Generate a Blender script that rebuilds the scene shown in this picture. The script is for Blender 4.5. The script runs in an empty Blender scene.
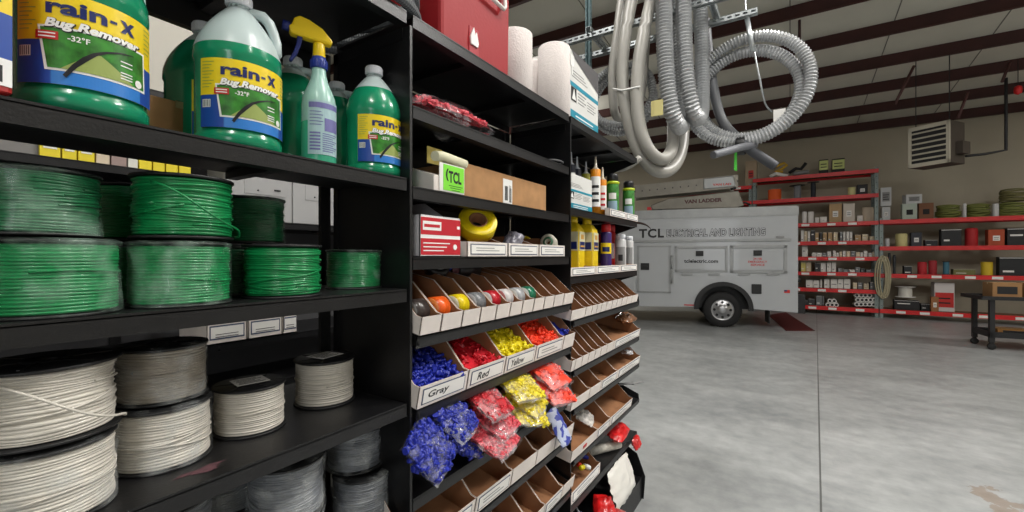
import bpy, bmesh, math, random
from mathutils import Vector, Matrix, Euler, noise
PI = math.pi
sc = bpy.context.scene
COL = sc.collection
FPX = 432.0
ANG = math.atan2(278, 432)
sA, cA = math.sin(ANG), math.cos(ANG)
EYE = 1.5
rnd = random.Random(7)

def ray(x, y):
    u = (x - 512) / FPX
    return Vector((-sA + cA * u, cA + sA * u, (256 - y) / FPX))
def px(x, y, X=None, Y=None, Z=None, H=None):
    """point seen in the photograph's direction (x, y) on a given plane or at a given depth"""
    r = ray(x, y)
    if X is not None: t = X / r.x
    elif Y is not None: t = Y / r.y
    elif H is not None: t = (H - EYE) / r.z
    else: t = Z
    return Vector((r.x * t, r.y * t, EYE + r.z * t))
def yat(x, X): return px(x, 256, X=X).y

# ------------------------------------------------------------------ materials
def lin(c):
    return tuple(((v / 255) / 12.92 if v / 255 <= 0.04045 else ((v / 255 + 0.055) / 1.055) ** 2.4) for v in c) + (1,)
MATS = {}
def mat(name, col, rough=0.5, metal=0.0, var=0.0, vscale=8.0, bump=0.0, bscale=60.0, coat=0.0, spec=0.5, sub=0.0, stretch=None):
    if name in MATS: return MATS[name]
    m = bpy.data.materials.new(name); m.use_nodes = True
    nt = m.node_tree; b = nt.nodes['Principled BSDF']
    c = lin(col)
    b.inputs['Base Color'].default_value = c
    b.inputs['Roughness'].default_value = rough
    b.inputs['Metallic'].default_value = metal
    b.inputs['Coat Weight'].default_value = coat
    b.inputs['Specular IOR Level'].default_value = spec
    if sub:
        b.inputs['Subsurface Weight'].default_value = sub
        b.inputs['Subsurface Radius'].default_value = (0.01, 0.01, 0.01)
    tc = nt.nodes.new('ShaderNodeTexCoord')
    mp = nt.nodes.new('ShaderNodeMapping'); nt.links.new(tc.outputs['Object'], mp.inputs[0])
    if stretch: mp.inputs['Scale'].default_value = stretch
    if var:
        n = nt.nodes.new('ShaderNodeTexNoise'); n.inputs['Scale'].default_value = vscale; n.inputs['Detail'].default_value = 5
        nt.links.new(mp.outputs[0], n.inputs['Vector'])
        r = nt.nodes.new('ShaderNodeValToRGB')
        r.color_ramp.elements[0].position = 0.3; r.color_ramp.elements[1].position = 0.7
        r.color_ramp.elements[0].color = tuple(v * (1 - var) for v in c[:3]) + (1,)
        r.color_ramp.elements[1].color = tuple(min(1, v * (1 + var)) for v in c[:3]) + (1,)
        nt.links.new(n.outputs[0], r.inputs[0]); nt.links.new(r.outputs[0], b.inputs['Base Color'])
    if bump:
        n2 = nt.nodes.new('ShaderNodeTexNoise'); n2.inputs['Scale'].default_value = bscale; n2.inputs['Detail'].default_value = 3
        nt.links.new(mp.outputs[0], n2.inputs['Vector'])
        bp = nt.nodes.new('ShaderNodeBump'); bp.inputs['Strength'].default_value = bump; bp.inputs['Distance'].default_value = 0.004
        nt.links.new(n2.outputs[0], bp.inputs['Height']); nt.links.new(bp.outputs[0], b.inputs['Normal'])
    MATS[name] = m
    return m
def mat2(name, c1, c2, scale=20, rough=.35, coat=.4):
    if name in MATS: return MATS[name]
    m = mat(name, c1, rough, coat=coat); nt = m.node_tree; b = nt.nodes['Principled BSDF']
    tc = nt.nodes.new('ShaderNodeTexCoord'); v = nt.nodes.new('ShaderNodeTexVoronoi'); v.inputs['Scale'].default_value = scale
    nt.links.new(tc.outputs['Object'], v.inputs['Vector'])
    r = nt.nodes.new('ShaderNodeValToRGB'); r.color_ramp.interpolation = 'CONSTANT'
    r.color_ramp.elements[0].color = lin(c1); r.color_ramp.elements[1].position = .55; r.color_ramp.elements[1].color = lin(c2)
    sp = nt.nodes.new('ShaderNodeSeparateColor'); nt.links.new(v.outputs['Color'], sp.inputs[0]); nt.links.new(sp.outputs[0], r.inputs[0]); nt.links.new(r.outputs[0], b.inputs['Base Color'])
    return m
def film(name, tint=(235, 240, 240), alpha=0.22, rough=0.12, wr=35.0):
    if name in MATS: return MATS[name]
    m = mat(name, tint, rough, bump=0.9, bscale=wr, stretch=(1, 1, 0.35))
    b = m.node_tree.nodes['Principled BSDF']
    nt = m.node_tree
    n = nt.nodes.new('ShaderNodeTexNoise'); n.inputs['Scale'].default_value = wr * 0.7; n.inputs['Detail'].default_value = 4
    tc = nt.nodes.new('ShaderNodeTexCoord'); nt.links.new(tc.outputs['Object'], n.inputs['Vector'])
    mr = nt.nodes.new('ShaderNodeMapRange'); mr.inputs[1].default_value = 0.46; mr.inputs[2].default_value = 0.74
    mr.inputs[3].default_value = alpha * 0.2; mr.inputs[4].default_value = min(1, alpha * 4.0)  # uneven opacity gives pale streaks that imitate highlights on the film
    nt.links.new(n.outputs[0], mr.inputs[0]); nt.links.new(mr.outputs[0], b.inputs['Alpha'])
    b.inputs['Specular IOR Level'].default_value = 0.8
    return m

M_BLACK = mat('black_powder_coat', (19, 19, 21), 0.38, 0.0, 0.25, 14, 0.12, 220)
M_BLACK2 = mat('black_plastic', (24, 24, 26), 0.45)
M_RUB = mat('rubber', (22, 22, 23), 0.75)
M_CARD = mat('cardboard', (176, 132, 88), 0.85, var=0.12, vscale=20)
M_CARDIN = mat('cardboard_inside', (150, 104, 70), 0.9, var=0.12, vscale=20)
M_BIN = mat('white_bin_card', (222, 214, 208), 0.75, var=0.05, vscale=18)
M_WHITE = mat('white_paint', (225, 225, 222), 0.5)
M_PAPER = mat('white_paper', (232, 230, 226), 0.8)
M_INK = mat('dark_ink', (28, 28, 30), 0.7)
M_BLUEINK = mat('blue_ink', (60, 72, 100), 0.7)
M_GREY = mat('grey_paint', (140, 140, 140), 0.5)
M_RED = mat('red_paint', (205, 30, 32), 0.4, var=0.12, vscale=6)
M_GALV = mat('galvanised_steel', (178, 184, 186), 0.38, 0.75, 0.18, 30)

# ------------------------------------------------------------------ mesh builder
class MB:
    def __init__(s): s.v = []; s.f = []; s.m = []; s.s = []
    def add(s, vs, fs, mi=0, smooth=False, M=None):
        o = len(s.v)
        s.v += [(M @ Vector(v)) if M else Vector(v) for v in vs]
        for f in fs: s.f.append([i + o for i in f]); s.m.append(mi); s.s.append(smooth)
        return s
    def box(s, a, b, mi=0, M=None):
        x0, y0, z0 = [min(p, q) for p, q in zip(a, b)]; x1, y1, z1 = [max(p, q) for p, q in zip(a, b)]
        vs = [(x0,y0,z0),(x1,y0,z0),(x1,y1,z0),(x0,y1,z0),(x0,y0,z1),(x1,y0,z1),(x1,y1,z1),(x0,y1,z1)]
        return s.add(vs, [(3,2,1,0),(4,5,6,7),(0,1,5,4),(1,2,6,5),(2,3,7,6),(3,0,4,7)], mi, False, M)
    def lathe(s, prof, n=32, c=(0,0,0), mi=0, M=None, smooth=True, wob=None, caps=True):
        vs = []; fs = []
        for j, (r, z) in enumerate(prof):
            for i in range(n):
                a = 2 * PI * i / n; dz = 0; rr = r
                if wob: dr, dz = wob(a, z, r); rr = r + dr
                vs.append((c[0] + rr * math.cos(a), c[1] + rr * math.sin(a), c[2] + z + dz))
        for j in range(len(prof) - 1):
            for i in range(n):
                k = (i + 1) % n
                fs.append((j*n+i, j*n+k, (j+1)*n+k, (j+1)*n+i))
        s.add(vs, fs, mi, smooth, M)
        if caps:
            o = len(s.v) - len(vs)
            if prof[0][0] > 1e-5: s.f.append([o + i for i in range(n)][::-1]); s.m.append(mi); s.s.append(False)
            if prof[-1][0] > 1e-5: s.f.append([o + (len(prof)-1)*n + i for i in range(n)]); s.m.append(mi); s.s.append(False)
        return s
    def cyl(s, p, q, r, n=12, mi=0, r2=None):
        p = Vector(p); q = Vector(q); d = q - p; L = d.length
        R = d.to_track_quat('Z', 'Y').to_matrix().to_4x4(); R.translation = p
        return s.lathe([(r, 0), (r2 if r2 is not None else r, L)], n, (0,0,0), mi, R)
    def tube(s, pts, r, n=8, closed=False, rib=None, mi=0, smooth=True):
        """sweep; rib=(pitch, depth) makes corrugations"""
        pts = [Vector(p) for p in pts]
        if rib:
            out = []; pr = []
            N = len(pts); seg = N if closed else N - 1
            L = [0]
            for i in range(seg): L.append(L[-1] + (pts[(i+1) % N] - pts[i]).length)
            step = rib[0] / 2; k = int(L[-1] / step); k -= k % 2; j = 0
            for t in range(k + (0 if closed else 1)):
                d = L[-1] * t / k
                while j < seg - 1 and L[j+1] < d: j += 1
                a = pts[j]; b = pts[(j+1) % N]
                out.append(a.lerp(b, (d - L[j]) / max(1e-9, L[j+1] - L[j]))); pr.append(r if t % 2 == 0 else r - rib[1])
            pts = out
        else: pr = [r] * len(pts) if not isinstance(r, (list, tuple)) else list(r)
        N = len(pts); vs = []; fs = []
        T = []
        for i in range(N):
            a = pts[i-1] if (i > 0 or closed) else pts[0]
            b = pts[(i+1) % N] if (i < N-1 or closed) else pts[-1]
            d = (b - a); T.append(d.normalized() if d.length > 1e-9 else Vector((0,0,1)))
        nrm = T[0].orthogonal().normalized()
        for i in range(N):
            nrm = (nrm - T[i] * nrm.dot(T[i])).normalized(); bn = T[i].cross(nrm)
            for k in range(n):
                a = 2*PI*k/n
                vs.append(pts[i] + (nrm * math.cos(a) + bn * math.sin(a)) * pr[i])
        for i in range(N if closed else N-1):
            j = (i+1) % N
            for k in range(n):
                l = (k+1) % n
                fs.append((i*n+k, i*n+l, j*n+l, j*n+k))
        s.add(vs, fs, mi, smooth and not rib)
        if not closed:
            o = len(s.v) - len(vs)
            s.f.append([o + k for k in range(n)][::-1]); s.m.append(mi); s.s.append(False)
            s.f.append([o + (N-1)*n + k for k in range(n)]); s.m.append(mi); s.s.append(False)
        return s
    def prism(s, poly, d0, d1, axis='y', mi=0, M=None, mi_cap=None):
        """polygon (a,b) extruded along axis; axis y: (x,z); x: (y,z); z: (x,y)"""
        def P(a, b, d):
            return {'y': (a, d, b), 'x': (d, a, b), 'z': (a, b, d)}[axis]
        n = len(poly)
        vs = [P(a, b, d0) for a, b in poly] + [P(a, b, d1) for a, b in poly]
        s.add(vs, [(i, (i+1) % n, n + (i+1) % n, n + i) for i in range(n)], mi, False, M)
        o = len(s.v) - len(vs)
        c = mi if mi_cap is None else mi_cap
        s.f.append([o + i for i in range(n)][::-1]); s.m.append(c); s.s.append(False)
        s.f.append([o + n + i for i in range(n)]); s.m.append(c); s.s.append(False)
        return s
    def quad(s, p, mi=0, M=None): return s.add(p, [(0,1,2,3)], mi, False, M)
    def build(s, name, mats, parent=None, bevel=0, fix=True, loc=None, rot=None, subd=0):
        me = bpy.data.meshes.new(name)
        me.from_pydata([tuple(v) for v in s.v], [], s.f)
        if not isinstance(mats, (list, tuple)): mats = [mats]
        for m in mats: me.materials.append(m)
        me.polygons.foreach_set('material_index', s.m)
        me.polygons.foreach_set('use_smooth', s.s)
        if fix:
            bm = bmesh.new(); bm.from_mesh(me); bmesh.ops.recalc_face_normals(bm, faces=bm.faces); bm.to_mesh(me); bm.free()
        me.update()
        o = bpy.data.objects.new(name, me); COL.objects.link(o)
        if parent: o.parent = parent
        if loc is not None: o.location = loc
        if rot is not None: o.rotation_euler = rot
        if bevel:
            b = o.modifiers.new('bevel', 'BEVEL'); b.width = bevel; b.segments = 2; b.limit_method = 'ANGLE'; b.angle_limit = 0.7
        if subd:
            b = o.modifiers.new('subd', 'SUBSURF'); b.levels = subd; b.render_levels = subd
        return o

TXT = {}
def text2d(s, bold=0.0, shear=0.0, spacing=1.0):
    key = (s, bold, shear, spacing)
    if key in TXT: return TXT[key]
    c = bpy.data.curves.new('lettering', 'FONT'); c.body = s; c.size = 1; c.resolution_u = 3
    c.align_x = 'CENTER'; c.align_y = 'CENTER'; c.offset = bold; c.shear = shear; c.space_character = spacing
    o = bpy.data.objects.new('lettering_tmp', c); COL.objects.link(o)
    bpy.context.view_layer.update()
    dg = bpy.context.evaluated_depsgraph_get()
    me = bpy.data.meshes.new_from_object(o.evaluated_get(dg))
    vs = [tuple(v.co) for v in me.vertices]; fs = [tuple(p.vertices) for p in me.polygons]
    bpy.data.objects.remove(o); bpy.data.meshes.remove(me); bpy.data.curves.remove(c)
    TXT[key] = (vs, fs); return TXT[key]
def put_text(mb, s, width, height, fn, mi=0, bold=0.0, shear=0.0, spacing=1.0):
    """fit text in width x height box centred at 0; fn maps (a, b) to a point"""
    vs, fs = text2d(s, bold, shear, spacing)
    if not vs: return
    x0 = min(v[0] for v in vs); x1 = max(v[0] for v in vs); y0 = min(v[1] for v in vs); y1 = max(v[1] for v in vs)
    sx = width / (x1 - x0); sy = height / (y1 - y0)
    mb.add([fn((v[0] - (x0+x1)/2) * sx, (v[1] - (y0+y1)/2) * sy) for v in vs], fs, mi)
def patch(mb, fn, a0, b0, a1, b1, mi=0, n=8, top=None):
    """rectangle or trapezoid in (a,b) mapped by fn"""
    vs = []; ta0, ta1 = (a0, a1) if top is None else top
    for j in (0, 1):
        for i in range(n + 1):
            t = i / n
            a = (a0 + (a1 - a0) * t) if j == 0 else (ta0 + (ta1 - ta0) * t)
            vs.append(fn(a, b0 if j == 0 else b1))
    mb.add(vs, [(i, i+1, n+2+i, n+1+i) for i in range(n)], mi)

# ------------------------------------------------------------------ things
def tag(o, label=None, cat=None, group=None, kind=None):
    if label: o['label'] = label
    if cat: o['category'] = cat
    if group: o['group'] = group
    if kind: o['kind'] = kind
    return o
def thing(name, loc=(0,0,0), label=None, cat=None, group=None, rz=0, rot=None):
    o = bpy.data.objects.new(name, None); COL.objects.link(o)
    o.empty_display_size = 0.05
    o.location = loc; o.rotation_euler = rot if rot else (0, 0, rz)
    return tag(o, label, cat, group)
def kids(o): return [c for c in KIDS.get(o.name, [])] if False else list(o.children)
def copy_tree(o, parent=None, deep=True):
    c = o.copy(); COL.objects.link(c)
    if parent: c.parent = parent
    for ch in list(o.children): copy_tree(ch, c)
    return c
def place(proto, used, loc, rz, label, group=None, scale=None):
    o = copy_tree(proto) if used.get(proto.name) else proto
    used[proto.name] = True
    o.location = loc; o.rotation_euler = (0, 0, rz); o['label'] = label
    if group: o['group'] = group
    elif 'group' in o.keys(): del o['group']
    if scale: o.scale = scale
    return o
USED = {}
ORD = ['first','second','third','fourth','fifth','sixth','seventh','eighth','ninth','tenth','eleventh','twelfth','thirteenth','fourteenth','fifteenth','sixteenth','seventeenth','eighteenth','nineteenth','twentieth']
def struct(o): o['kind'] = 'structure'; return o

# ------------------------------------------------------------------ room shell
RX0, RX1, RY0, RY1 = -9.0, 9.0, -7.0, 14.75
def ceil_z(y): return 5.02 + 0.10 * (RY1 - y)
def floor_mat():
    m = bpy.data.materials.new('sealed_concrete'); m.use_nodes = True
    nt = m.node_tree; N = nt.nodes; L = nt.links; b = N['Principled BSDF']
    tc = N.new('ShaderNodeTexCoord')
    def noi(scale, det, sc=(1,1,1)):
        mp = N.new('ShaderNodeMapping'); mp.inputs['Scale'].default_value = sc; L.new(tc.outputs['Object'], mp.inputs[0])
        n = N.new('ShaderNodeTexNoise'); n.inputs['Scale'].default_value = scale; n.inputs['Detail'].default_value = det
        n.inputs['Roughness'].default_value = 0.6; L.new(mp.outputs[0], n.inputs['Vector']); return n
    def mth(op, a, b_=None, c=None):
        n = N.new('ShaderNodeMath'); n.operation = op
        for i, v in enumerate((a, b_, c)):
            if v is None: continue
            if isinstance(v, (int, float)): n.inputs[i].default_value = v
            else: L.new(v, n.inputs[i])
        return n.outputs[0]
    n1 = noi(1.1, 8, (0.8, 1.6, 1)); n2 = noi(7, 8); 
    r = N.new('ShaderNodeValToRGB'); e = r.color_ramp.elements
    e[0].position = 0.32; e[0].color = lin((122, 125, 126)); e[1].position = 0.68; e[1].color = lin((176, 178, 178))
    mixv = mth('ADD', mth('MULTIPLY', n1.outputs[0], 0.6), mth('MULTIPLY', n2.outputs[0], 0.4))
    L.new(mixv, r.inputs[0])
    sx = N.new('ShaderNodeSeparateXYZ'); L.new(tc.outputs['Object'], sx.inputs[0])
    # saw-cut joint and two short cracks
    jd = mth('ABSOLUTE', mth('SUBTRACT', sx.outputs[0], mth('ADD', mth('MULTIPLY', sx.outputs[1], 0.0405), 0.027)))
    j = mth('LESS_THAN', jd, 0.0055)
    mx = N.new('ShaderNodeMix'); mx.data_type = 'RGBA'; L.new(mth('MULTIPLY', j, 0.75), mx.inputs[0]); L.new(r.outputs[0], mx.inputs[6]); mx.inputs[7].default_value = lin((60, 60, 58))
    # rust-brown stain
    dx = mth('SUBTRACT', sx.outputs[0], 1.06); dy = mth('SUBTRACT', sx.outputs[1], 3.85)
    d = mth('SQRT', mth('ADD', mth('MULTIPLY', mth('MULTIPLY', dx, dx), 14.0), mth('MULTIPLY', mth('MULTIPLY', dy, dy), 4.0)))
    st = mth('MULTIPLY', mth('LESS_THAN', mth('ADD', d, mth('MULTIPLY', n2.outputs[0], 1.3)), 0.98), 0.45)
    m2 = N.new('ShaderNodeMix'); m2.data_type = 'RGBA'; L.new(st, m2.inputs[0]); L.new(mx.outputs[2], m2.inputs[6]); m2.inputs[7].default_value = lin((125, 95, 62))
    L.new(m2.outputs[2], b.inputs['Base Color'])
    rr = N.new('ShaderNodeMapRange'); rr.inputs[3].default_value = 0.22; rr.inputs[4].default_value = 0.48; L.new(n1.outputs[0], rr.inputs[0]); L.new(rr.outputs[0], b.inputs['Roughness'])
    bp = N.new('ShaderNodeBump'); bp.inputs['Strength'].default_value = 0.12; bp.inputs['Distance'].default_value = 0.01; L.new(n2.outputs[0], bp.inputs['Height']); L.new(bp.outputs[0], b.inputs['Normal'])
    return m
b = MB(); b.box((RX0, RY0, -0.15), (RX1, RY1 + 0.2, 0)); struct(b.build('floor', floor_mat()))
M_WALL = mat('painted_wall', (176, 168, 150), 0.85, var=0.06, vscale=1.2, bump=0.05, bscale=8)
M_CEIL = mat('roof_liner', (208, 206, 194), 0.7, var=0.05, vscale=1.5)
M_MAR = mat('maroon_primer', (62, 26, 22), 0.6, var=0.2, vscale=3)
b = MB(); b.box((RX0, RY1, 0), (RX1, RY1 + 0.2, 7.6)); struct(b.build('wall_back', M_WALL))
b = MB(); b.box((RX0 - 0.2, RY0, 0), (RX0, RY1 + 0.2, 7.6)); struct(b.build('wall_left', M_WALL))
b = MB(); b.box((RX1, RY0, 0), (RX1 + 0.2, RY1 + 0.2, 7.6)); struct(b.build('wall_right', M_WALL))
b = MB(); b.box((RX0, RY0 - 0.2, 0), (RX1, RY0, 7.6)); struct(b.build('wall_front', M_WALL))
b = MB()
b.prism([(RY0, ceil_z(RY0)), (RY1, ceil_z(RY1)), (RY1, ceil_z(RY1) + 0.15), (RY0, ceil_z(RY0) + 0.15)], RX0, RX1, 'x')
struct(b.build('ceiling', M_CEIL))
# roof purlins: each one a thing bolted under the liner
k = 0
yp = RY1 - 0.13
while yp > -1:
    z = ceil_z(yp)
    b = MB()
    b.prism([(yp, z), (yp, z - 0.235), (yp - 0.07, z - 0.235), (yp - 0.07, z - 0.227), (yp - 0.008, z - 0.227), (yp - 0.008, z - 0.012), (yp + 0.07, z - 0.02), (yp + 0.07, z - 0.008)], RX0 + .02, RX1 - .02, 'x')
    o = b.build('trim_%d' % (k + 1), M_MAR); struct(o)
    yp -= 1.22; k += 1
# insulation seams in the liner (thin battens running up the roof)
for i, x in enumerate((-7.5, -6.0, -4.5, -3.0, -1.5, 0.0, 1.5, 3.0, 4.5, 6.0, 7.5)):
    b = MB(); b.prism([(RY0 + .1, ceil_z(RY0 + .1) - 0.006), (RY1 - .05, ceil_z(RY1 - .05) - 0.006), (RY1 - .05, ceil_z(RY1 - .05) + .01), (RY0 + .1, ceil_z(RY0 + .1) + .01)], x - 0.008, x + 0.008, 'x')
    o = b.build('trim_%d' % (30 + i), mat('seam_tape', (110, 108, 100), 0.8)); struct(o)

# ------------------------------------------------------------------ shelving (gondola) bays
FX, BX = -0.80, -1.10
Y0, Y1, Y2, Y3 = -0.19, 0.772, 1.707, 2.68
TOPZ = 2.109
def shelf_flat(parent, z, ya, yb, x_front=FX, depth=0.40, th=0.032, rear=True):
    b = MB()
    b.box((x_front - depth, ya, z - 0.006), (x_front, yb, z))
    b.box((x_front - 0.004, ya, z - th), (x_front, yb, z - 0.004))
    b.box((x_front - 0.03, ya, z - th), (x_front - 0.004, yb, z - th + 0.004))
    if rear: b.box((x_front - depth, ya, z - th), (x_front - depth + 0.004, yb, z - 0.004))
    for yy in (ya + 0.3 * (yb - ya), ya + 0.7 * (yb - ya)):
        b.box((x_front - depth + 0.01, yy - 0.012, z - 0.022), (x_front - 0.035, yy + 0.012, z - 0.006))
    return b.build('shelf', M_BLACK, parent)
def shelf_tilt(parent, z, ya, yb, x_front=-0.785, depth=0.31, t=0.2):
    b = MB()
    R = Matrix.Translation((x_front, 0, z)) @ Matrix.Rotation(t, 4, 'Y')
    b.box((-depth, ya, -0.006), (0, yb, 0), 0, R)
    b.box((-0.004, ya, -0.03), (0.0, yb, 0.0), 0, R)
    o = b.build('shelf', M_BLACK, parent)
    for yy in (ya + 0.004, yb - 0.008):
        b = MB(); b.prism([(-depth, -0.11), (-depth, 0.07), (-0.12, 0.05), (-0.01, 0.03), (0.004, -0.02), (-0.06, -0.045)], yy, yy + 0.004, 'y', 0, R)
        b.build('bracket', M_BLACK, parent)
    return o
def bracket_flat(parent, z, y, x_front=FX, depth=0.31):
    b = MB(); b.prism([(x_front - depth, z - 0.13), (x_front - depth, z - 0.007), (x_front - 0.01, z - 0.007), (x_front - 0.01, z - 0.035)], y, y + 0.004, 'y')
    b.build('bracket', M_BLACK, parent)
def upright(parent, y, top=TOPZ - 0.04):
    b = MB(); b.box((BX - 0.012, y - 0.015, 0.0), (BX, y + 0.015, top))
    z = 0.2
    while z < top - 0.05:
        b.box((BX - 0.001, y - 0.011, z), (BX + 0.001, y - 0.007, z + 0.018), 1); b.box((BX - 0.001, y + 0.007, z), (BX + 0.001, y + 0.011, z + 0.018), 1)
        z += 0.05
    b.build('upright', [M_BLACK, M_INK], parent)
def side_panel(parent, y, z0=0.1, z1=TOPZ - 0.034):
    b = MB(); b.box((BX, y - 0.004, z0), (FX + 0.004, y + 0.004, z1))
    b.box((BX, y - 0.007, z1 - .03), (FX - .02, y + 0.007, z1)); b.box((BX, y - 0.007, z0), (BX + 0.02, y + 0.007, z1))
    b.build('side_panel', M_BLACK, parent)
def back_panel(parent, ya, yb, z0=0.12, z1=TOPZ - 0.04):
    b = MB(); b.box((BX - 0.012, ya, z0), (BX - 0.004, yb, z1)); b.build('back_panel', M_BLACK, parent)
def base_deck(parent, ya, yb):
    b = MB(); b.box((BX, ya, 0.125), (FX + 0.03, yb, 0.135)); b.box((FX + 0.02, ya, 0.0), (FX + 0.03, yb, 0.125)); b.box((BX, ya, 0.0), (BX + 0.01, yb, 0.125))
    b.build('base_deck', M_BLACK, parent)
L1, L2, L3, L4 = 1.694, 1.418, 1.134, 0.84
u1 = thing('shelving_unit', (0, 0, 0), 'black steel shelving unit nearest the viewer, holding jugs and wire spools', 'shelving unit')
for z in (TOPZ, L2, L3, L4, 0.45): shelf_flat(u1, z, Y0 + .006, Y1 - .012)
shelf_flat(u1, L1, Y0 + .006, Y1 - .012, depth=.27, rear=False)
upright(u1, Y0 + 0.025); upright(u1, Y1 - 0.032); side_panel(u1, Y1 - 0.001); base_deck(u1, Y0 + .006, Y1 - .012)
for z in (.5, TOPZ - .1):
    b = MB(); b.box((BX - 0.04, Y0 + .05, z), (BX - 0.02, Y1 - .06, z + .045)); b.build('rear_rail', M_BLACK, u1)
u2 = thing('shelving_unit', (0, 0, 0), 'black steel shelving unit in the middle, with tilted rows of parts bins', 'shelving unit')
MID = dict(a=1.881, b=1.677, c=1.497)
for z in (TOPZ, 1.881, 1.677, 1.497): shelf_flat(u2, z, Y1 + .01, Y2 - .012, depth=.31)
for z in (1.295, 1.113, 0.727, 0.5): shelf_tilt(u2, z, Y1 + .01, Y2 - .012)
shelf_flat(u2, 0.885, Y1 + .01, Y2 - .012, depth=.31)
upright(u2, Y1 + 0.03); upright(u2, Y2 - 0.032); side_panel(u2, Y2 - 0.001); back_panel(u2, Y1 + .055, Y2 - .055); base_deck(u2, Y1 + .01, Y2 - .012)
u3 = thing('shelving_unit', (0, 0, 0), 'black steel shelving unit at the far end of the row, holding cans and tilted bins', 'shelving unit')
for z in (TOPZ, 1.711, 1.41): shelf_flat(u3, z, Y2 + .01, Y3, depth=.31)
for z in (1.219, 1.002, 0.834, 0.615): shelf_tilt(u3, z, Y2 + .01, Y3)
shelf_flat(u3, 0.41, Y2 + .01, Y3, depth=0.31)
for z in (TOPZ, 1.711, 1.41, .41): bracket_flat(u3, z, Y3 - 0.008)
upright(u3, Y2 + 0.03); upright(u3, Y3 - 0.025); back_panel(u3, Y2 + .055, Y3 - .05); base_deck(u3, Y2 + .01, Y3)
b = MB(); b.prism([(BX, 0.0), (BX, 0.36), (-0.96, 0.36), (-0.80, 0.27), (-0.75, 0.14), (-0.76, 0.0)], Y3 + .001, Y3 + 0.006, 'y'); b.build('end_plate', M_BLACK, u3)
# ------------------------------------------------------------------ washer fluid jugs
M_LIQ = mat('green_liquid', (22, 140, 100), 0.22, var=0.05, vscale=9, coat=0.3, sub=0.05)
M_MILK = mat('milky_plastic', (190, 205, 205), 0.3, sub=0.15)
M_GMILK = mat('green_tinted_plastic', (95, 160, 140), 0.3, sub=0.1)
M_CAP = mat('white_cap', (225, 228, 235), 0.4)
M_LY = mat('label_yellow', (238, 208, 30), 0.35)
M_LB = mat('label_blue', (30, 72, 160), 0.35)
M_LB2 = mat('label_light_blue', (50, 125, 205), 0.35)
M_LG = mat('label_forest', (50, 120, 40), 0.35, var=0.5, vscale=55)
M_LRD = mat('label_road', (150, 165, 90), 0.4)
M_LN = mat('label_navy', (22, 36, 96), 0.35)
M_LR = mat('label_red', (190, 35, 30), 0.4)
M_LW = mat('label_white', (240, 240, 238), 0.35)
M_LK = mat('label_black', (25, 26, 30), 0.35)
LABM = [M_LY, M_LB, M_LG, M_LN, M_LW, M_LR, M_LK, M_LB2, M_LRD]
def cylmap(r, a0, zc=0.0):
    # a to the viewer's right: seen from outside with +Z up, right is counter-clockwise
    def fn(a, b): t = a0 + a / r; return (r * math.cos(t), r * math.sin(t), zc + b)
    return fn
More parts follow.
